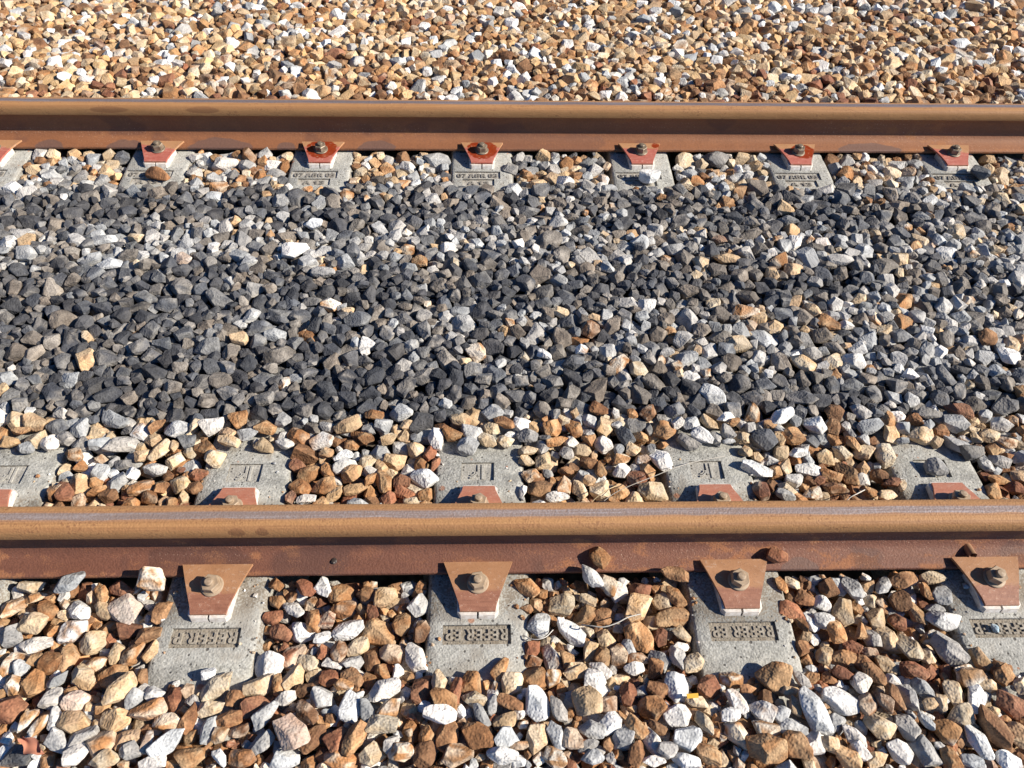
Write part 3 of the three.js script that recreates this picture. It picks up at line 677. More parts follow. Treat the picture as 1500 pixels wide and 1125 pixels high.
const PLACED = [
  ['T',-1.024,0.086,0.078,0.028,5], ['O',-1.006,0.111,0.053,0.022,25], ['M',-1.051,0.130,0.055,0.034,30], ['O',-0.972,0.137,0.052,0.037,-50], ['W',-0.900,0.140,0.055,0.040,-20],
  ['T',-0.990,0.172,0.062,0.045,5], ['G',-1.030,0.195,0.048,0.051,0], ['O',-0.861,0.101,0.053,0.025,-60], ['T',-0.846,0.142,0.052,0.031,-40], ['R',-0.816,0.092,0.056,0.034,-20],
  ['R',-0.779,0.184,0.057,0.039,5], ['B',-0.713,0.148,0.058,0.037,70], ['B',-0.726,0.201,0.054,0.033,10], ['W',-0.900,0.184,0.057,0.054,0], ['T',-0.850,0.215,0.060,0.045,20],
  ['W',-0.970,0.218,0.071,0.036,10], ['T',-0.788,0.240,0.050,0.033,80], ['O',-0.751,0.243,0.062,0.038,60], ['T',-0.710,0.238,0.050,0.027,70], ['T',-0.894,0.245,0.062,0.044,-70],
  ['O',-0.921,0.259,0.056,0.044,60], ['M',-0.825,0.265,0.056,0.029,20], ['O',-0.952,0.254,0.038,0.032,30], ['M',-0.999,0.258,0.064,0.044,60], ['W',-0.973,0.273,0.035,0.035,0],
  ['T',-0.832,0.295,0.064,0.040,-30], ['O',-0.776,0.293,0.061,0.046,10], ['B',-0.712,0.295,0.043,0.023,-70], ['O',-0.931,0.308,0.057,0.046,-60], ['M',-0.972,0.311,0.049,0.032,-50],
  ['G',-0.885,0.300,0.049,0.023,45], ['G',-0.881,0.342,0.048,0.043,30], ['P',-0.829,0.347,0.057,0.042,30], ['G',-0.711,0.348,0.048,0.031,60], ['W',-0.671,0.335,0.043,0.034,0],
  ['O',-0.670,0.369,0.073,0.037,10], ['R',-0.629,0.347,0.051,0.031,-70], ['M',-0.625,0.393,0.059,0.036,10], ['B',-0.585,0.385,0.062,0.031,75], ['T',-0.734,0.388,0.061,0.045,-10],
  ['T',-0.810,0.392,0.061,0.044,5], ['G',-0.853,0.384,0.050,0.025,-70], ['M',-0.904,0.388,0.072,0.025,55], ['M',-0.875,0.399,0.061,0.022,70], ['G',-0.833,0.426,0.052,0.038,-40],
  ['G',-0.783,0.421,0.058,0.030,25], ['O',-0.739,0.432,0.060,0.052,60], ['T',-0.695,0.425,0.047,0.033,20], ['W',-0.654,0.431,0.049,0.022,80], ['W',-0.785,0.454,0.054,0.035,50],
  ['O',-0.565,0.458,0.057,0.041,20], ['G',-0.680,0.448,0.041,0.033,10], ['D',-0.900,0.453,0.051,0.041,-10], ['T',-0.726,0.465,0.059,0.032,10], ['W',-0.635,0.467,0.051,0.027,10],
  ['O',-0.466,0.087,0.035,0.025,-20], ['R',-0.396,0.095,0.050,0.035,-40], ['W',-0.356,0.095,0.047,0.038,-50], ['O',-0.317,0.107,0.060,0.047,30], ['O',-0.309,0.145,0.059,0.040,0],
  ['B',-0.262,0.108,0.038,0.034,0], ['T',-0.213,0.113,0.053,0.050,0], ['W',-0.420,0.142,0.059,0.034,-20], ['W',-0.397,0.190,0.058,0.046,-50], ['R',-0.463,0.159,0.046,0.034,30],
  ['R',-0.443,0.196,0.057,0.033,-30], ['O',-0.371,0.173,0.052,0.034,-70], ['R',-0.339,0.170,0.040,0.034,0], ['W',-0.346,0.208,0.045,0.024,30], ['O',-0.224,0.194,0.073,0.052,-10],
  ['T',-0.266,0.229,0.057,0.039,35], ['R',-0.241,0.148,0.040,0.025,-75], ['R',-0.408,0.248,0.059,0.042,70], ['T',-0.368,0.263,0.050,0.038,-30], ['R',-0.338,0.244,0.033,0.033,60],
  ['W',-0.314,0.271,0.047,0.021,-20], ['B',-0.230,0.261,0.056,0.038,-60], ['B',-0.187,0.248,0.057,0.045,10], ['B',-0.306,0.243,0.048,0.036,80], ['G',-0.270,0.268,0.044,0.038,30],
  ['O',-0.171,0.177,0.049,0.046,-70], ['T',-0.546,0.364,0.054,0.031,10], ['T',-0.462,0.318,0.069,0.040,25], ['T',-0.392,0.302,0.064,0.038,60], ['O',-0.421,0.319,0.052,0.023,-70],
  ['R',-0.317,0.302,0.044,0.035,20], ['B',-0.268,0.301,0.055,0.038,-20], ['M',-0.281,0.321,0.043,0.023,-10], ['W',-0.321,0.348,0.054,0.043,-40], ['W',-0.197,0.332,0.075,0.049,40],
  ['B',-0.361,0.328,0.043,0.026,20], ['W',-0.397,0.349,0.043,0.026,20], ['B',-0.504,0.344,0.037,0.034,0], ['R',-0.457,0.363,0.065,0.042,25], ['B',-0.350,0.378,0.062,0.034,-45],
  ['G',-0.432,0.383,0.065,0.031,55], ['B',-0.503,0.389,0.053,0.034,20], ['G',-0.225,0.378,0.051,0.028,-70], ['M',-0.179,0.372,0.054,0.040,40], ['T',-0.190,0.407,0.064,0.036,-5],
  ['B',-0.329,0.428,0.066,0.036,60], ['R',-0.281,0.428,0.061,0.041,60], ['O',-0.245,0.431,0.069,0.039,60], ['G',-0.429,0.435,0.052,0.033,50], ['B',-0.476,0.411,0.047,0.025,35],
  ['W',-0.541,0.410,0.058,0.031,75], ['T',-0.208,0.458,0.052,0.041,20], ['G',-0.171,0.441,0.039,0.025,50], ['W',-0.505,0.461,0.065,0.019,-45], ['O',-0.463,0.462,0.052,0.038,10],
  ['W',-0.380,0.466,0.060,0.041,10], ['O',-0.269,0.470,0.065,0.035,0], ['M',-0.150,0.459,0.047,0.047,40], ['O',-0.514,0.420,0.036,0.028,60], ['W',-0.138,0.137,0.050,0.044,30],
  ['B',-0.126,0.200,0.052,0.033,75], ['O',0.113,0.099,0.066,0.047,-20], ['T',0.194,0.135,0.059,0.047,-10], ['O',0.246,0.161,0.059,0.040,30], ['T',0.254,0.127,0.041,0.022,-15],
  ['R',0.121,0.238,0.045,0.036,30], ['W',0.166,0.260,0.066,0.042,-70], ['O',0.197,0.266,0.033,0.039,0], ['T',0.247,0.248,0.054,0.030,70], ['O',0.275,0.260,0.045,0.042,20],
  ['B',0.123,0.270,0.039,0.033,0], ['T',0.212,0.289,0.056,0.024,10], ['W',0.266,0.292,0.053,0.035,-20], ['O',0.110,0.150,0.028,0.025,-40], ['B',0.288,0.164,0.053,0.040,30],
  ['T',0.289,0.217,0.046,0.043,-30], ['R',-0.117,0.332,0.069,0.043,75], ['T',-0.081,0.318,0.052,0.035,-70], ['R',-0.044,0.338,0.063,0.026,75], ['O',-0.010,0.320,0.049,0.044,80],
  ['T',0.073,0.323,0.061,0.044,60], ['O',0.120,0.308,0.058,0.050,-60], ['T',-0.005,0.356,0.054,0.037,0], ['O',-0.069,0.360,0.066,0.043,-30], ['G',0.032,0.370,0.054,0.020,80],
  ['B',0.070,0.365,0.060,0.029,-30], ['G',0.008,0.391,0.062,0.025,-60], ['W',0.246,0.325,0.058,0.047,60], ['G',0.167,0.381,0.068,0.028,-60], ['T',0.211,0.300,0.056,0.026,10],
  ['M',0.162,0.310,0.044,0.032,60], ['B',-0.059,0.427,0.061,0.047,60], ['O',-0.101,0.429,0.042,0.033,60], ['T',0.058,0.403,0.051,0.031,20], ['G',0.056,0.434,0.047,0.042,30],
  ['T',0.123,0.435,0.064,0.044,70], ['G',0.161,0.432,0.058,0.031,-70], ['B',0.192,0.439,0.044,0.039,0], ['G',0.234,0.421,0.053,0.042,10], ['G',0.223,0.452,0.080,0.022,25],
  ['B',0.270,0.371,0.043,0.037,-10], ['O',-0.038,0.464,0.066,0.041,10], ['W',0.052,0.470,0.066,0.030,-5], ['M',0.157,0.472,0.049,0.038,-10], ['G',0.230,0.475,0.047,0.027,5],
  ['B',-0.102,0.463,0.055,0.046,60], ['O',0.085,0.450,0.036,0.019,20], ['W',0.272,0.409,0.048,0.037,20], ['R',0.380,0.105,0.057,0.038,10], ['T',0.427,0.131,0.047,0.041,0],
  ['O',0.456,0.126,0.057,0.035,-60], ['O',0.362,0.215,0.073,0.055,-40], ['T',0.461,0.209,0.046,0.027,-30], ['R',0.411,0.216,0.043,0.030,70], ['W',0.447,0.241,0.042,0.027,20],
  ['W',0.440,0.265,0.060,0.033,-70], ['T',0.471,0.283,0.053,0.036,50], ['G',0.402,0.265,0.051,0.039,-40], ['B',0.353,0.264,0.045,0.024,0], ['W',0.341,0.291,0.044,0.027,5],
  ['B',0.385,0.291,0.050,0.033,60], ['G',0.335,0.240,0.039,0.030,-50], ['O',0.311,0.260,0.048,0.045,-50], ['W',0.325,0.108,0.047,0.051,0], ['O',0.708,0.104,0.057,0.019,-65],
  ['T',0.738,0.096,0.038,0.026,-20], ['R',0.720,0.162,0.062,0.041,-15], ['B',0.761,0.130,0.051,0.035,-10], ['W',0.765,0.182,0.047,0.040,-60], ['B',0.723,0.248,0.039,0.030,60],
  ['O',0.735,0.192,0.046,0.022,-60], ['B',0.381,0.339,0.044,0.041,20], ['R',0.317,0.349,0.049,0.035,70], ['O',0.364,0.380,0.057,0.048,20], ['T',0.459,0.368,0.052,0.023,-15],
  ['B',0.574,0.343,0.058,0.017,5], ['G',0.693,0.323,0.076,0.023,-50], ['T',0.663,0.350,0.044,0.023,5], ['W',0.545,0.369,0.055,0.034,-65], ['W',0.591,0.388,0.057,0.040,-40],
  ['G',0.625,0.395,0.037,0.034,-40], ['W',0.413,0.397,0.057,0.043,10], ['T',0.467,0.411,0.073,0.025,-55], ['W',0.524,0.396,0.040,0.031,-10], ['M',0.531,0.434,0.064,0.039,-50],
  ['M',0.592,0.427,0.056,0.039,0], ['G',0.646,0.422,0.059,0.034,0], ['O',0.643,0.459,0.064,0.053,-40], ['W',0.426,0.440,0.061,0.047,30], ['B',0.367,0.418,0.073,0.020,-40],
  ['W',0.355,0.447,0.050,0.033,-70], ['G',0.299,0.438,0.053,0.042,50], ['O',0.323,0.417,0.053,0.031,-60], ['G',0.380,0.462,0.041,0.033,20], ['O',0.464,0.468,0.061,0.036,-40],
  ['W',0.416,0.483,0.074,0.027,-10], ['W',0.352,0.482,0.049,0.022,0], ['B',0.319,0.467,0.052,0.033,80], ['W',0.683,0.457,0.047,0.042,40], ['T',0.660,0.382,0.043,0.023,-80],
  ['B',0.824,0.105,0.048,0.045,0], ['G',0.878,0.108,0.061,0.038,-60], ['G',0.952,0.105,0.054,0.029,40], ['B',1.001,0.095,0.067,0.035,10], ['T',1.076,0.087,0.065,0.029,0],
  ['O',1.050,0.120,0.041,0.025,-80], ['B',0.984,0.139,0.054,0.047,0], ['T',0.843,0.161,0.078,0.047,75], ['W',0.801,0.140,0.041,0.032,-20], ['W',0.789,0.186,0.050,0.037,10],
  ['O',1.012,0.171,0.066,0.028,-80], ['G',1.057,0.161,0.057,0.022,-10], ['T',0.915,0.178,0.053,0.040,80], ['T',0.930,0.230,0.070,0.046,-55], ['O',0.808,0.212,0.055,0.040,-60],
  ['R',0.962,0.188,0.043,0.037,-20], ['M',1.024,0.227,0.052,0.028,15], ['T',0.961,0.251,0.067,0.042,-60], ['G',0.889,0.227,0.043,0.034,-70], ['T',0.998,0.267,0.042,0.033,-50],
  ['R',0.875,0.259,0.051,0.027,-20], ['R',0.839,0.246,0.045,0.033,-30], ['T',0.773,0.264,0.048,0.042,20], ['T',0.810,0.272,0.057,0.039,5], ['B',0.854,0.295,0.071,0.033,-45],
  ['T',0.895,0.289,0.051,0.033,-40], ['R',0.951,0.302,0.059,0.033,-20], ['T',1.107,0.283,0.057,0.033,-60], ['O',1.143,0.307,0.051,0.045,0], ['M',1.063,0.309,0.053,0.027,15],
  ['O',0.866,0.212,0.046,0.025,70], ['W',0.824,0.333,0.050,0.038,80], ['R',0.790,0.308,0.047,0.027,-10], ['B',0.855,0.312,0.059,0.033,-50], ['W',0.894,0.327,0.038,0.024,-40],
  ['B',0.818,0.376,0.046,0.040,30], ['B',0.848,0.376,0.052,0.029,-60], ['B',0.877,0.368,0.058,0.029,-70], ['G',0.914,0.365,0.058,0.035,-75], ['G',0.952,0.348,0.061,0.035,-60],
  ['R',0.948,0.308,0.056,0.030,-10], ['M',1.061,0.322,0.059,0.041,30], ['O',1.139,0.319,0.050,0.047,0], ['T',1.013,0.355,0.055,0.035,-70], ['W',1.053,0.371,0.064,0.035,65],
  ['T',1.005,0.402,0.054,0.043,0], ['R',1.125,0.380,0.072,0.043,-40], ['T',0.830,0.422,0.065,0.048,-10], ['G',0.887,0.423,0.059,0.042,-50], ['G',0.928,0.413,0.063,0.020,-60],
  ['M',0.962,0.429,0.056,0.042,-50], ['W',1.022,0.452,0.076,0.042,-60], ['W',0.768,0.442,0.056,0.031,-50], ['W',0.771,0.471,0.042,0.028,-50], ['T',0.714,0.457,0.044,0.031,-30],
  ['W',0.853,0.470,0.055,0.042,-20], ['O',0.955,0.484,0.050,0.039,-50], ['T',1.111,0.442,0.051,0.045,-30], ['T',0.804,0.482,0.052,0.030,10], ['O',0.742,0.483,0.050,0.033,-50],
  ['W',1.068,0.488,0.044,0.036,5], ['T',1.092,0.340,0.035,0.026,-30], ['T',1.162,0.344,0.038,0.035,0], ['G',0.992,0.490,0.047,0.025,0], ['T',0.950,0.378,0.032,0.026,0],
  ['T',0.973,0.378,0.035,0.023,-80], ['T',-1.184,-0.376,0.069,0.047,-10], ['O',-1.209,-0.346,0.072,0.022,-12], ['T',-1.231,-0.318,0.050,0.032,10], ['G',-1.183,-0.298,0.050,0.032,-10],
  ['G',-0.975,-0.379,0.095,0.040,-25], ['G',-1.086,-0.326,0.047,0.036,-40], ['D',-1.044,-0.308,0.050,0.039,-40], ['G',-0.993,-0.307,0.054,0.036,30], ['O',-1.047,-0.273,0.053,0.035,-20],
  ['G',-0.973,-0.230,0.063,0.045,-50], ['T',-1.013,-0.190,0.072,0.052,-60], ['R',-1.035,-0.162,0.065,0.041,-50], ['O',-1.060,-0.162,0.044,0.031,80], ['O',-0.958,-0.169,0.048,0.024,35],
  ['G',-0.917,-0.193,0.059,0.038,50], ['W',-0.886,-0.221,0.035,0.035,0], ['O',-0.852,-0.180,0.065,0.041,20], ['T',-0.834,-0.289,0.068,0.039,60], ['G',-0.803,-0.346,0.065,0.044,10],
  ['B',-0.854,-0.355,0.051,0.025,60], ['T',-0.787,-0.263,0.057,0.039,80], ['G',-0.830,-0.236,0.060,0.039,-10], ['T',-0.876,-0.276,0.046,0.032,40], ['T',-0.759,-0.188,0.052,0.045,-40],
  ['B',-0.719,-0.179,0.038,0.038,-40], ['O',-0.822,-0.148,0.048,0.034,-20], ['B',-0.800,-0.176,0.041,0.031,40], ['D',-0.916,-0.251,0.046,0.032,20], ['R',-0.721,-0.216,0.052,0.031,10],
  ['T',-0.759,-0.355,0.055,0.022,80], ['W',-0.713,-0.359,0.066,0.044,15], ['O',-0.644,-0.377,0.051,0.048,20], ['G',-0.617,-0.336,0.051,0.040,50], ['T',-0.665,-0.338,0.044,0.025,-20],
  ['O',-0.571,-0.356,0.051,0.040,-20], ['G',-0.529,-0.376,0.048,0.037,30], ['O',-0.480,-0.331,0.065,0.047,-20], ['T',-0.657,-0.312,0.061,0.032,-15], ['T',-0.566,-0.302,0.054,0.036,-20],
  ['W',-0.513,-0.306,0.050,0.029,-10], ['T',-0.353,-0.361,0.073,0.048,30], ['G',-0.258,-0.361,0.051,0.040,5], ['O',-0.285,-0.393,0.052,0.026,0], ['O',-0.301,-0.320,0.044,0.033,0],
  ['T',-0.240,-0.322,0.047,0.036,20], ['W',-0.357,-0.272,0.068,0.025,25], ['W',-0.350,-0.242,0.064,0.032,30], ['T',-0.327,-0.217,0.060,0.046,40], ['O',-0.440,-0.222,0.060,0.042,40],
  ['O',-0.394,-0.230,0.049,0.032,-60], ['O',-0.452,-0.177,0.052,0.045,-50], ['T',-0.364,-0.152,0.062,0.027,50], ['O',-0.312,-0.172,0.069,0.031,15], ['T',-0.293,-0.257,0.046,0.039,0],
  ['T',-0.221,-0.261,0.061,0.043,0], ['O',-0.244,-0.196,0.080,0.045,-60], ['R',-0.198,-0.195,0.042,0.038,0], ['R',-0.192,-0.159,0.055,0.031,-30], ['W',-0.432,-0.141,0.048,0.024,0],
  ['O',-0.278,-0.196,0.066,0.021,70], ['T',-0.401,-0.281,0.036,0.032,0], ['O',-0.072,-0.332,0.055,0.037,-5], ['T',-0.168,-0.293,0.054,0.043,-40], ['R',-0.128,-0.279,0.050,0.029,70],
  ['R',-0.115,-0.241,0.046,0.021,65], ['T',0.021,-0.314,0.055,0.036,-20], ['T',0.070,-0.311,0.047,0.036,0], ['G',0.127,-0.327,0.059,0.044,-10], ['O',0.195,-0.353,0.052,0.048,0],
  ['O',0.207,-0.310,0.066,0.029,10], ['O',0.255,-0.348,0.055,0.041,-70], ['T',0.335,-0.353,0.052,0.044,50], ['W',0.330,-0.298,0.047,0.047,0], ['T',0.170,-0.256,0.064,0.047,70],
  ['G',0.230,-0.275,0.040,0.036,0], ['T',0.130,-0.282,0.065,0.025,15], ['T',0.123,-0.252,0.043,0.029,0], ['O',0.136,-0.213,0.049,0.039,30], ['B',0.159,-0.168,0.070,0.045,20],
  ['O',0.218,-0.173,0.052,0.038,70], ['W',0.199,-0.143,0.059,0.028,0], ['T',0.256,-0.163,0.059,0.035,-70], ['W',0.111,-0.156,0.048,0.017,75], ['B',0.289,-0.246,0.054,0.032,-10],
  ['O',0.317,-0.220,0.053,0.032,-80], ['B',0.225,-0.221,0.039,0.025,0], ['B',0.324,-0.409,0.053,0.038,0], ['B',0.066,-0.366,0.063,0.030,-20], ['B',0.462,-0.396,0.060,0.041,60],
  ['O',0.495,-0.338,0.066,0.048,10], ['T',0.624,-0.360,0.056,0.033,-50], ['W',0.670,-0.376,0.052,0.026,15], ['O',0.687,-0.357,0.033,0.022,40], ['G',0.571,-0.358,0.045,0.041,30],
  ['W',0.534,-0.358,0.041,0.030,50], ['D',0.390,-0.329,0.062,0.040,-60], ['G',0.560,-0.306,0.066,0.037,-30], ['W',0.596,-0.319,0.062,0.040,-20], ['T',0.705,-0.318,0.048,0.037,-10],
  ['G',0.669,-0.332,0.048,0.037,-40], ['T',0.806,-0.277,0.047,0.040,50], ['O',0.848,-0.326,0.066,0.052,0], ['W',0.825,-0.382,0.083,0.045,45], ['M',0.751,-0.399,0.064,0.041,80],
  ['T',0.707,-0.276,0.036,0.033,0], ['W',0.847,-0.273,0.051,0.033,25], ['R',0.407,-0.199,0.053,0.046,-40], ['R',0.722,-0.155,0.056,0.049,60], ['O',0.775,-0.213,0.043,0.043,-50],
  ['T',0.805,-0.229,0.047,0.029,80], ['W',0.865,-0.225,0.072,0.036,-10], ['T',0.791,-0.162,0.053,0.035,-40], ['G',0.816,-0.191,0.049,0.039,30], ['W',0.372,-0.220,0.046,0.035,30],
  ['M',0.373,-0.258,0.047,0.029,20], ['O',0.440,-0.219,0.053,0.032,-60], ['O',0.360,-0.158,0.045,0.042,0], ['G',0.778,-0.138,0.052,0.028,-20], ['T',0.405,-0.284,0.040,0.033,-30],
  ['M',0.850,-0.146,0.049,0.031,0], ['G',0.665,-0.303,0.048,0.015,5], ['T',1.115,-0.329,0.063,0.045,60], ['G',1.066,-0.353,0.078,0.045,10], ['G',1.055,-0.400,0.064,0.042,-30],
  ['D',1.240,-0.392,0.072,0.034,5], ['G',1.304,-0.363,0.068,0.045,-20], ['G',1.283,-0.296,0.081,0.040,-50], ['G',1.432,-0.355,0.064,0.041,-15], ['T',1.386,-0.323,0.059,0.041,10],
  ['G',1.386,-0.247,0.054,0.040,-30], ['B',1.430,-0.300,0.063,0.033,5], ['T',1.194,-0.324,0.067,0.044,-10], ['G',1.155,-0.347,0.049,0.041,40], ['T',1.029,-0.273,0.055,0.040,30],
  ['T',1.012,-0.226,0.047,0.032,60], ['O',0.915,-0.199,0.057,0.035,-20], ['T',0.969,-0.276,0.055,0.040,-40], ['T',0.919,-0.263,0.043,0.051,0], ['O',1.004,-0.298,0.055,0.026,-60],
  ['B',0.915,-0.161,0.074,0.032,-15], ['O',1.005,-0.148,0.042,0.031,-30], ['T',1.043,-0.140,0.052,0.028,15], ['T',1.088,-0.168,0.042,0.021,80], ['B',1.046,-0.202,0.046,0.039,0],
  ['O',1.329,-0.154,0.053,0.039,70], ['G',1.342,-0.234,0.047,0.032,-70], ['O',1.356,-0.183,0.060,0.028,-15], ['R',1.384,-0.158,0.046,0.032,-30], ['R',1.068,-0.173,0.046,0.028,20],
  ['W',0.997,-0.190,0.032,0.032,0], ['G',1.139,-0.302,0.037,0.018,5], ['R',1.322,-0.394,0.083,0.038,-30], ['D',1.465,-0.412,0.076,0.050,20], ['B',0.977,-0.396,0.060,0.049,50],
  ['G',1.395,-0.384,0.045,0.038,20], ['G',0.107,-1.566,0.051,0.056,70], ['D',0.893,-1.626,0.104,0.062,10], ['W',-0.953,-1.597,0.101,0.056,20], ['O',-0.935,-1.433,0.067,0.055,0],
  ['W',-0.569,-1.212,0.064,0.052,20], ['W',-0.953,-1.028,0.055,0.044,0], ['W',-0.608,-1.062,0.089,0.061,40], ['G',-0.782,-1.045,0.067,0.044,0], ['W',-1.548,-1.120,0.062,0.067,30],
  ['G',-1.244,-1.138,0.079,0.045,20], ['T',-1.146,-1.147,0.051,0.040,0], ['D',-0.924,-0.891,0.069,0.069,0], ['D',-0.803,-0.845,0.095,0.053,-30], ['G',-0.702,-0.891,0.064,0.048,20],
  ['M',-0.460,-0.823,0.053,0.058,70], ['D',-0.368,-0.749,0.082,0.052,10], ['O',-0.199,-1.020,0.050,0.044,0], ['W',-0.107,-1.089,0.062,0.045,0], ['G',-0.500,-0.963,0.076,0.038,-5],
  ['N',-0.579,-0.611,0.064,0.089,-80], ['T',-1.114,-0.593,0.068,0.059,-50], ['T',-0.704,-0.672,0.045,0.055,60], ['N',-0.724,-0.515,0.062,0.053,20], ['G',-0.688,-0.764,0.062,0.036,55],
  ['N',-1.029,-0.801,0.067,0.041,0], ['N',-1.246,-0.765,0.082,0.056,20], ['N',-1.338,-0.627,0.059,0.049,0], ['D',-1.063,-0.600,0.059,0.059,30], ['G',-0.214,-0.403,0.065,0.051,0],
  ['T',0.807,-1.039,0.085,0.045,0], ['R',0.818,-0.732,0.047,0.036,0], ['T',1.016,-0.988,0.061,0.056,-30], ['G',1.187,-1.031,0.124,0.045,-5], ['T',0.765,-0.655,0.086,0.051,0],
  ['T',0.939,-0.573,0.075,0.050,-20], ['N',0.729,-0.580,0.065,0.055,30], ['G',0.672,-0.621,0.060,0.050,60], ['W',0.510,-0.814,0.053,0.053,-30], ['T',0.895,-0.725,0.052,0.042,0],
  ['W',1.113,-0.732,0.042,0.037,0], ['W',1.094,-0.586,0.070,0.060,30], ['D',0.900,-0.446,0.096,0.043,-10], ['R',0.803,-1.135,0.052,0.035,0], ['T',0.243,-0.785,0.052,0.042,0],
  ['B',0.326,-0.705,0.062,0.051,0], ['N',0.663,-0.711,0.057,0.052,30], ['O',1.057,-0.739,0.073,0.052,-10], ['W',1.237,-0.532,0.049,0.030,0], ['B',1.524,-0.674,0.062,0.052,10],
  ['W',1.561,-0.604,0.061,0.061,0], ['T',1.624,-1.173,0.065,0.053,0],
];
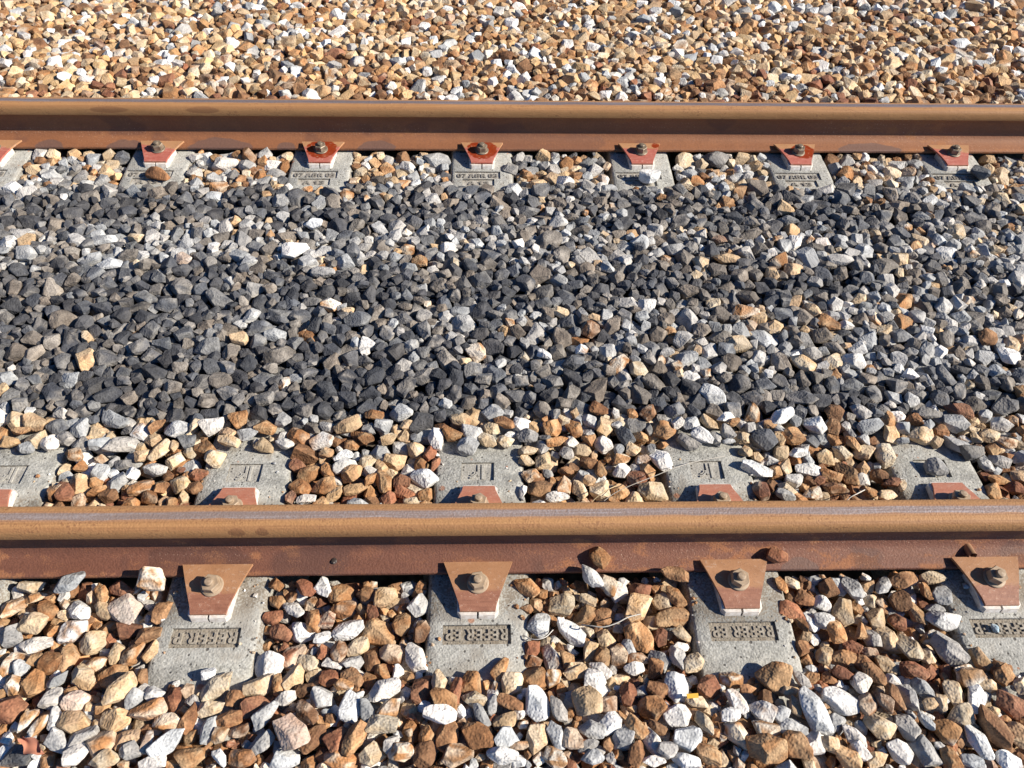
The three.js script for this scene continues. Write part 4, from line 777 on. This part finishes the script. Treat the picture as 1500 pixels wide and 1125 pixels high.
const LOOSE = [
  ['G',-0.920,0.095,0.103,0.034,35, "long pale grey stone leaning on the near rail's foot, left of the first near clip"],
  ['P',-0.798,0.138,0.080,0.058,-30, "large pinkish stone between the near rail's left end and the leftmost near clip"],
  ['M',-0.737,0.089,0.060,0.050,0, 'rounded white and tan stone against the near rail foot beside the leftmost near clip'],
  ['T',-0.741,0.328,0.077,0.043,50, 'large tan stone lying diagonally at the lower left of the first near sleeper'],
  ['R',-0.949,0.362,0.070,0.056,10, "large rust brown block at the photo's left edge"],
  ['W',-0.613,0.432,0.074,0.044,35, 'big white egg-shaped stone near the bottom edge, below the leftmost near sleeper'],
  ['W',-0.290,0.188,0.070,0.046,15, 'white speckled stone midway between the two leftmost near sleepers'],
  ['W',-0.454,0.271,0.065,0.056,-10, 'blocky white stone touching the right side of the leftmost near sleeper'],
  ['T',-0.547,0.321,0.075,0.040,30, 'long tan stone lying over the end of the leftmost near sleeper'],
  ['W',-0.571,0.294,0.035,0.026,30, 'small flat white chip lying on the end of the leftmost near sleeper'],
  ['W',-0.264,0.368,0.068,0.048,-75, 'smooth bright white oval stone near the bottom edge, between the two leftmost near sleepers'],
  ['P',-0.369,0.420,0.072,0.055,-60, 'very large pale pinkish grey stone near the bottom edge, beside a smooth bright white oval'],
  ['W',-0.136,0.258,0.071,0.042,-70, 'pointed white stone standing beside the left edge of the middle near sleeper'],
  ['G',0.138,0.187,0.058,0.055,10, 'rounded white stone with grey speckles touching the right side of the middle near sleeper'],
  ['W',0.211,0.198,0.098,0.040,-45, 'long white stone lying diagonally right of the middle near sleeper'],
  ['W',0.260,0.090,0.064,0.035,-60, 'bright white stone leaning below the brown stone that sits on the near rail foot'],
  ['M',0.298,0.098,0.064,0.038,-60, 'white and brown stone right beside the other leaning white stone at the near rail'],
  ['O',0.048,0.290,0.059,0.029,65, 'rust brown stone standing upright on the end of the middle near sleeper'],
  ['O',0.283,0.045,0.052,0.045,-20, 'angular brown stone perched highest on the near rail foot'],
  ['W',-0.074,0.389,0.068,0.037,-10, 'chalk white stone below the left end of the middle near sleeper'],
  ['W',0.126,0.368,0.071,0.051,-80, 'tall bluish white stone below the right end of the middle near sleeper'],
  ['T',0.228,0.367,0.066,0.060,-60, 'large plain tan triangular stone in the foreground right of the middle near sleeper'],
  ['O',0.002,0.432,0.069,0.053,-20, 'large rounded orange brown stone at the bottom edge, below the middle near sleeper'],
  ['B',0.456,0.086,0.083,0.032,-15, 'long brown stone beside the near rail, just left of the third near clip'],
  ['T',0.365,0.148,0.081,0.053,50, 'lumpy cream stone lying among brown ones, left of the third near sleeper'],
  ['O',0.448,0.170,0.108,0.043,10, "long rounded brown stone pointing at the third near sleeper's left edge"],
  ['R',0.705,0.045,0.049,0.039,-30, 'small dark reddish stone resting on the near rail foot by the third near clip'],
  ['O',0.635,0.315,0.071,0.065,-30, 'large wedge-shaped brown stone on the end of the third near sleeper, right side'],
  ['M',0.545,0.320,0.047,0.035,0, "rounded grey and brown stone on the third near sleeper's end, left of the wedge"],
  ['R',0.492,0.332,0.052,0.047,0, "round reddish brown stone at the left corner of the third near sleeper's end"],
  ['W',0.423,0.334,0.064,0.049,-70, "bright white stone standing left of the third near sleeper's end"],
  ['W',0.694,0.396,0.097,0.048,-60, 'largest long white stone in the foreground, lower right of the third near sleeper'],
  ['O',0.580,0.465,0.075,0.055,5, "broad brown stone near the bottom edge, below the third near sleeper's end"],
  ['G',1.082,0.130,0.048,0.044,-10, 'grey blue speckled stone next to the left edge of the rightmost near sleeper'],
  ['W',1.065,0.189,0.084,0.044,5, 'smooth whitest stone touching the left side of the rightmost near sleeper'],
  ['G',1.047,0.258,0.079,0.054,-45, "large angular grey white stone beside the rightmost near sleeper's end"],
  ['W',0.765,0.367,0.078,0.055,-25, 'big rounded bluish white stone in the right foreground, left of a narrow white one'],
  ['B',1.067,0.426,0.088,0.048,-70, 'big flat dark brown slab of stone in the lower right corner'],
  ['G',0.909,0.471,0.072,0.050,-40, 'big bluish grey granite stone at the bottom edge, lower right'],
  ['W',-1.123,-0.315,0.052,0.050,0, 'square bright white stone on the back edge of the leftmost inner sleeper top'],
  ['G',-0.938,-0.307,0.118,0.047,25, 'large streaked grey stone between the two leftmost inner sleeper tops'],
  ['T',-0.683,-0.262,0.057,0.050,10, 'pale tan stone lying over the left corner of the second inner sleeper top'],
  ['O',-0.394,-0.178,0.066,0.045,0, 'rounded orange stone close to the near rail, right of the second inner clip'],
  ['G',-0.029,-0.292,0.061,0.047,0, 'rough grey stone sitting on the back edge of the middle inner sleeper top'],
  ['W',-0.141,-0.201,0.073,0.045,-25, 'white block touching the left side of the middle inner sleeper top'],
  ['T',0.310,-0.166,0.056,0.052,0, 'round tan stone with a thin dry stalk lying across it by the near rail'],
  ['D',0.764,-0.309,0.073,0.055,-25, 'dark blue grey stone behind the right corner of the fourth inner sleeper top'],
  ['W',0.479,-0.256,0.072,0.050,-70, 'bright white stone on the left corner of the fourth inner sleeper top'],
  ['W',0.727,-0.224,0.082,0.043,-25, 'long white stone touching the right side of the fourth inner sleeper top'],
  ['T',0.445,-0.157,0.080,0.052,-15, 'large brown grey stone by the near rail, left of the fourth inner sleeper top'],
  ['T',1.078,-0.264,0.073,0.058,60, 'big tan stone against the left edge of the rightmost inner sleeper top'],
  ['O',0.963,-0.207,0.078,0.046,-60, 'large upright orange stone between the fourth and the rightmost inner sleeper tops'],
  ['D',1.312,-0.267,0.069,0.044,5, 'long blue grey stone resting over the back right corner of the rightmost inner sleeper top'],
  ['G',1.198,-0.218,0.057,0.047,-30, 'white and grey stone lying in the middle of the rightmost inner sleeper top'],
  ['B',-1.177,-1.510,0.089,0.045,-15, 'brown clump lying across the date on the second far sleeper top from the left'],
  ['W',0.617,-1.497,0.081,0.055,20, 'white and grey stone covering the date on a far sleeper top, right of centre'],
  ['D',1.866,-1.527,0.069,0.064,0, 'blue grey stone on the date of the rightmost far sleeper top'],
  ['W',-1.187,-1.011,0.082,0.044,5, 'flat whitish stone in the dark ballast between the rails, left third of the picture'],
  ['M',0.816,-0.791,0.085,0.048,5, 'white and brown stone among the grey ballast between the rails'],
  ['W',0.651,-0.459,0.077,0.058,-20, 'bluish white stone lying on dark ballast between the rails, right of centre'],
];


const TOP = (z) => sleeperTop(z), HALF_TOP = 0.117, SQUASH = 0.72, PACK = 0.86;
const CLEAR = [[0.07, 0.293], [-0.298, -0.07], [-1.67, -1.440]]; // stretches of sleeper top that lie bare
const onBareTop = (x, z, r) => beside(x) < HALF_TOP + r * 0.55 && SLEEPERS.includes(Math.round(x / PITCH)) && CLEAR.some(([a, b]) => z > a && z < b + r * 0.2);
const cells = new Map(), CELL = 0.06, stones = [];
const cellKey = (i, j) => (i + 2000) * 4096 + (j + 2000);
function drop(s) {
  stones.push(s);
  const k = cellKey(Math.floor(s.x / CELL), Math.floor(s.z / CELL));
  if (!cells.has(k)) cells.set(k, []);
  cells.get(k).push(s);
}
function restHeight(x, z, r, floor) { // lowest height at which a squashed ball of radius r lies on what is there
  let y = floor + r * SQUASH * 0.8;
  const bx = beside(x);
  if (SLEEPERS.includes(Math.round(x / PITCH)) && bx < HALF_TOP + r && z < 0.43 + r * 0.5) {
    const t = TOP(Math.min(z, 0.43)), gap = bx - HALF_TOP;
    y = Math.max(y, gap <= 0 ? t + r * SQUASH * 0.85 : t - 0.012 + SQUASH * (Math.sqrt(Math.max(0, r * r - gap * gap)) - r * 0.15));
  }
  const i0 = Math.floor(x / CELL), j0 = Math.floor(z / CELL);
  for (let i = i0 - 2; i <= i0 + 2; i++) for (let j = j0 - 2; j <= j0 + 2; j++) {
    const list = cells.get(cellKey(i, j));
    if (list) for (const o of list) {
      const R = (r + o.r) * PACK, q = (x - o.x) ** 2 + (z - o.z) ** 2;
      if (q < R * R) y = Math.max(y, o.y + SQUASH * Math.sqrt(R * R - q));
    }
  }
  return y;
}
const up = new THREE.Vector3(0, 1, 0);
function stoneOf(rand, x, y, z, a, b, c, yaw, tilt, kind, bed) {
  const q = new THREE.Quaternion().setFromAxisAngle(up, yaw), t = rand() * 6.283;
  q.premultiply(new THREE.Quaternion().setFromAxisAngle(new THREE.Vector3(Math.cos(t), 0, Math.sin(t)), tilt));
  return { x, y, z, a, b, c, r: Math.sqrt(a * b), q, paint: paint(kind, rand), bed, shape: rand(), turn: rand() };
}
function fill(bedName, tries, seed, low, sizes) {
  const bed = BEDS[bedName], rand = rngOf(seed);
  let made = 0;
  for (let n = 0; n < tries; n++) {
    let x = mix(bed.x[0], bed.x[1], rand()), z = mix(bed.z[0], bed.z[1], rand());
    const r = sizes(rand());
    const floor = bed.surface(x, z) - (bedName === 'near' ? 0.085 : 0.058);
    const inside = (px, pz) => px > bed.x[0] && px < bed.x[1] && pz > bed.z[0] + r * (bedName === 'far' ? 0 : 0.62) && pz < bed.z[1] - (bedName === 'near' ? 0 : r * 0.62) && !onBareTop(px, pz, r);
    if (!inside(x, z)) continue;
    let y = restHeight(x, z, r, floor);
    for (let k = 0, st = r * 0.9; k < 14; k++) {
      const a = rand() * 6.283, nx = x + st * Math.cos(a), nz = z + st * Math.sin(a);
      if (!inside(nx, nz)) continue;
      const ny = restHeight(nx, nz, r, floor);
      if (ny < y - 1e-4) { x = nx; z = nz; y = ny; } else st *= 0.86;
    }
    if (y + r * SQUASH * 0.75 > bed.surface(x, z) - low + (rand() - 0.5) * 0.012) continue;
    const e = 1 + 0.5 * rand(), kind = kindAt(x, z, rand);
    drop(stoneOf(rand, x, y, z, r * Math.sqrt(e) * 1.04, r / Math.sqrt(e) * 1.04, r * (0.62 + 0.28 * rand()), rand() * 6.283, (rand() - 0.35) * 0.75, kind, bedName));
    made++;
  }
  return made;
}
const bigSize = (t) => 0.0200 + 0.0130 * Math.pow(t, 1.2), mixedSize = (t) => t < 0.12 ? 0.010 + 0.05 * t : 0.0185 + 0.0150 * Math.pow((t - 0.12) / 0.88, 1.2), smallSize = (t) => 0.007 + 0.009 * t;
fill('near', 16000, 11, 0.030, bigSize);
fill('mid', 7000, 12, 0.028, (t) => bigSize(t) * 1.1);
{ // stones read off the picture one by one, laid on the lower layer
  const rand = rngOf(33);
  for (const [kind, x, z, long, short, deg, label] of [...PLACED, ...LOOSE]) {
    const bedName = z > 0 ? 'near' : 'mid', bed = BEDS[bedName], b = short * 0.5, a = Math.min(long * 0.5, b * 2.1), c = Math.min(b, a * 0.8) * (0.72 + 0.2 * rand()), r = Math.sqrt(a * b);
    const surf = bed.surface(x, z), bare = onBareTop(x, z, -0.02), rest = restHeight(x, z, r * 0.92, surf - 0.085);
    const y = bare ? TOP(z) + c * 0.86 : clamp(rest, surf - c * 0.9, surf - c * 0.25 + (label ? 0.006 : 0));
    const s = stoneOf(rand, x, y, z, a * 1.03, b * 1.05, c, deg * Math.PI / 180, bare ? 0.08 * rand() : (rand() - 0.4) * 0.35, kind, bedName);
    if (label) s.paint = paint(kind, rand, true);
    s.label = label;
    if (label && z < 0.098 && z > 0.03) s.y = 0.0165 + c * 0.9; // lies on the foot of the rail
    drop(s);
  }
}
fill('near', 26000, 21, 0.017, mixedSize);
fill('mid', 90000, 22, 0.006, (t) => mixedSize(t) * 1.36);
fill('far', 90000, 23, 0.004, (t) => mixedSize(t) * 1.30);
fill('near', 6000, 31, 0.016, smallSize);
{ // grit on the bare concrete, most of it by the clips and along the edges
  const rand = rngOf(52);
  for (const k of SLEEPERS) for (let i = 0; i < 26; i++) {
    const side = rand() < 0.5 ? -1 : 1, x = k * PITCH + side * (0.050 + 0.062 * Math.sqrt(rand())), z = i < 16 ? 0.085 + 0.20 * rand() : -0.10 - 0.19 * rand(), r = 0.0016 + 0.0036 * rand() ** 2;
    drop(stoneOf(rand, x, TOP(z) + r * 0.5, z, r * 1.2, r, r * 0.8, rand() * 6.28, 0.2, 'WTOGBO'[Math.floor(rand() * 6)], z > 0 ? 'near' : 'mid'));
  }
}
fill('mid', 3000, 32, 0.010, smallSize);

// which stones show largest: discs in a depth buffer of the picture's size
{
  camera.updateMatrixWorld();
  const W = 1024, H = 768, depth = new Float32Array(W * H).fill(1e9), owner = new Int32Array(W * H).fill(-1), inv = camera.matrixWorld.clone().invert(), f = H / 2 / Math.tan(camera.fov * Math.PI / 360), p = V3();
  stones.forEach((s, n) => {
    s.seen = 0;
    p.set(s.x, s.y, s.z).applyMatrix4(inv);
    const d = -p.z, cx = W / 2 + f * p.x / d, cy = H / 2 - f * p.y / d, R = f * s.r / d;
    for (let y = Math.max(0, Math.ceil(cy - R)); y <= Math.min(H - 1, cy + R); y++) for (let x = Math.max(0, Math.ceil(cx - R)); x <= Math.min(W - 1, cx + R); x++) {
      const q = ((x - cx) ** 2 + (y - cy) ** 2) / (R * R);
      if (q > 1) continue;
      const z = d - s.r * 0.8 * Math.sqrt(1 - q), o = y * W + x;
      if (z < depth[o]) { depth[o] = z; owner[o] = n; }
    }
  });
  for (const n of owner) if (n >= 0) stones[n].seen++;
}
const bedInfo = {
  near: ['ballast_bed', 'rust brown, tan and white ballast stones in front of the nearer rail'],
  mid: ['ballast_bed', 'oil-darkened grey ballast stones between the two rails'],
  far: ['ballast_bed', 'sunlit tan and golden ballast stones beyond the far rail'],
};
const bedSoil = new THREE.MeshStandardMaterial({ map: texture(256, 256, (u, v) => mix3([0.05, 0.042, 0.036], [0.13, 0.105, 0.085], clamp(fbm2(u * 30, v * 30, 3, 30, 30, 900) * 1.4 - 0.2))), roughness: 1 });
bedSoil.map.repeat.set(8, 4);
let total = 0;
for (const name of ['near', 'mid', 'far']) {
  const bed = BEDS[name], [id, label] = bedInfo[name];
  const g = new THREE.PlaneGeometry(bed.x[1] - bed.x[0] + 0.2, bed.z[1] - bed.z[0], 1, 1).rotateX(-Math.PI / 2);
  const root = mesh(id, g, bedSoil);
  root.position.set((bed.x[0] + bed.x[1]) / 2, -0.092, (bed.z[0] + bed.z[1]) / 2);
  Object.assign(root.userData, { kind: 'structure', label, category: 'ballast' });
  const own = stones.filter((s) => s.bed === name && !s.label).sort((a, b) => b.seen - a.seen);
  const rest = sheetOf();
  own.forEach((s, i) => {
    if (i < 300) {
      const o = sheetOf();
      writeStone(s, FINE[Math.floor(s.shape * FINE.length)], o, s.x, s.y, s.z, false);
      mesh('stone', geometryOf(o), rock, root).position.set(s.x - root.position.x, s.y - root.position.y, s.z - root.position.z);
    } else {
      const set = s.seen > 5 ? (s.seen > 160 ? FINE : PLAIN) : COARSE;
      writeStone(s, set[Math.floor(s.shape * set.length)], rest, root.position.x, root.position.y, root.position.z, set === COARSE);
    }
  });
  const m = mesh('loose_gravel', geometryOf(rest), rock, root);
  m.userData.kind = 'stuff';
  total += rest.pos.n / 9;
  console.log(name, own.length, 'seen', own.filter((s) => s.seen > 5).length, 'triangles in the rest', rest.pos.n / 9, '300th shows', own[299]?.seen);
}
for (const s of stones) if (s.label) {
  const o = sheetOf();
  writeStone(s, FINE[Math.floor(s.shape * FINE.length)], o, s.x, s.y, s.z, false);
  const m = mesh('ballast_stone', geometryOf(o), rock);
  m.position.set(s.x, s.y, s.z);
  tag(m, s.label, 'stone', 'single ballast stones lying loose');
}

// ------------------------------------------------------------ small things
const tube = (pts, r, seg = 40) => new THREE.TubeGeometry(new THREE.CatmullRomCurve3(pts.map((p) => new THREE.Vector3(...p))), seg, r, 6);
const plain = (r, g, b, roughness = 0.6, metalness = 0) => new THREE.MeshStandardMaterial({ color: new THREE.Color().setRGB(r, g, b), roughness, metalness });
tag(mesh('wire', tube([[0.313, 0.012, -0.120], [0.340, 0.022, -0.136], [0.383, 0.031, -0.153], [0.438, 0.034, -0.175], [0.494, 0.035, -0.199], [0.541, 0.028, -0.220], [0.600, 0.014, -0.242], [0.645, 0.006, -0.256]], 0.0009), plain(0.46, 0.44, 0.40, 0.5)), 'thin pale wire slanting over stones and across the fourth inner sleeper top', 'wire');
tag(mesh('wire', tube([[0.232, 0.006, 0.196], [0.25, 0.020, 0.204], [0.277, 0.024, 0.209], [0.309, 0.024, 0.200], [0.334, 0.022, 0.187], [0.366, 0.014, 0.176]], 0.0014), plain(0.42, 0.41, 0.38, 0.45)), 'loop of pale wire curving among stones right of the middle near sleeper', 'wire');
tag(mesh('wire', tube([[0.104, -0.004, 0.215], [0.118, 0.004, 0.226], [0.133, 0.009, 0.229], [0.150, 0.009, 0.224], [0.168, 0.001, 0.205]], 0.0011), plain(0.62, 0.60, 0.56, 0.45)), 'short bent pale wire under a rounded speckled stone by the middle near sleeper', 'wire');
tag(mesh('dry_stalk', tube([[0.264, 0.020, -0.096], [0.292, 0.040, -0.114], [0.317, 0.047, -0.129], [0.346, 0.040, -0.147]], 0.0011), plain(0.55, 0.44, 0.27, 0.9)), 'thin dry stalk lying across a round tan stone behind the nearer rail', 'stalk');
tag(mesh('wire', tube([[0.912, 0.008, -0.103], [0.929, 0.024, -0.116], [0.949, 0.028, -0.125], [0.980, 0.014, -0.145]], 0.0014), plain(0.60, 0.58, 0.54, 0.5)), 'short pale wire behind the nearer rail between the two rightmost inner clips', 'wire');
{ // a curled dry leaf
  const g = new THREE.PlaneGeometry(0.058, 0.032, 14, 8), p = g.attributes.position;
  for (let i = 0; i < p.count; i++) {
    const u = p.getX(i) / 0.029, v = p.getY(i) / 0.016, w = Math.sqrt(Math.max(0, 1 - u * u * 0.98)) * (0.75 + 0.25 * Math.cos(u * 5));
    p.setXYZ(i, u * 0.029, 0.010 * v * v + 0.006 * Math.sin(u * 4) * v - 0.004 * u * u, v * 0.016 * w);
  }
  g.computeVertexNormals();
  const leaf = mesh('dry_leaf', g, new THREE.MeshStandardMaterial({ color: new THREE.Color().setRGB(0.46, 0.20, 0.13), roughness: 0.85, side: THREE.DoubleSide }));
  leaf.position.set(-0.858, 0.055, 0.444); leaf.rotation.set(0.3, -0.5, 0.1);
  tag(leaf, 'curled reddish dry leaf on the stones in the lower left corner', 'leaf');
}
{ // a bit of yellow plastic
  const t = mesh('plastic_strip', boxUV(new THREE.BoxGeometry(0.024, 0.003, 0.009)), plain(0.72, 0.40, 0.04, 0.5));
  t.position.set(0.447, 0.034, 0.362); t.rotation.set(0.35, 0.05, 0);
  tag(t, 'small flat orange yellow strip between stones left of the third near sleeper end', 'scrap');
}
for (const [x, y, z, s, label] of [[1.143, -0.002, 0.111, 0.0068, 'tiny blue grey chip in the shadow of the rightmost near clip'], [1.172, -0.006, 0.211, 0.0085, 'small pale blue chip in the lettering field of the rightmost near sleeper']]) {
  const o = sheetOf(), r = rngOf(900 + Math.round(z * 1000));
  const st = stoneOf(r, x, y, z, s * 1.1, s, s * 0.8, r() * 6, 0.2, 'D', 'near');
  st.paint.a = [0.30, 0.42, 0.52]; st.paint.b = [0.48, 0.56, 0.60]; st.paint.q = 0;
  writeStone(st, FINE[5], o, x, y, z, false);
  const m = mesh('stone_chip', geometryOf(o), rock);
  m.position.set(x, y, z);
  tag(m, label, 'stone');
}
{ // what is fixed to the nearer rail: a stub of metal and a blob of weld, on the slope of the foot
  const stub = new THREE.CylinderGeometry(0.0095, 0.0105, 0.034, 20, 1, true, 0.15, Math.PI * 1.7).rotateX(Math.PI / 2 - 0.25).translate(1.170, 0.0270, 0.034);
  mesh('metal_stub', stub, new THREE.MeshStandardMaterial({ color: new THREE.Color().setRGB(0.36, 0.22, 0.14), roughness: 0.5, metalness: 0.4, side: THREE.DoubleSide }), nearRail);
  const blob = new THREE.IcosahedronGeometry(0.0075, 3), p = blob.attributes.position;
  for (let i = 0; i < p.count; i++) { const k = 1 + 0.5 * (noise3(p.getX(i) * 300, p.getY(i) * 300, p.getZ(i) * 300, 3) - 0.5); p.setXYZ(i, p.getX(i) * k, p.getY(i) * k * 0.6, p.getZ(i) * k); }
  blob.computeVertexNormals();
  mesh('weld_blob', blob.translate(-0.336, 0.0200, 0.041), plain(0.055, 0.045, 0.042, 0.45, 0.2), nearRail);
}
renderer.render(scene, camera);
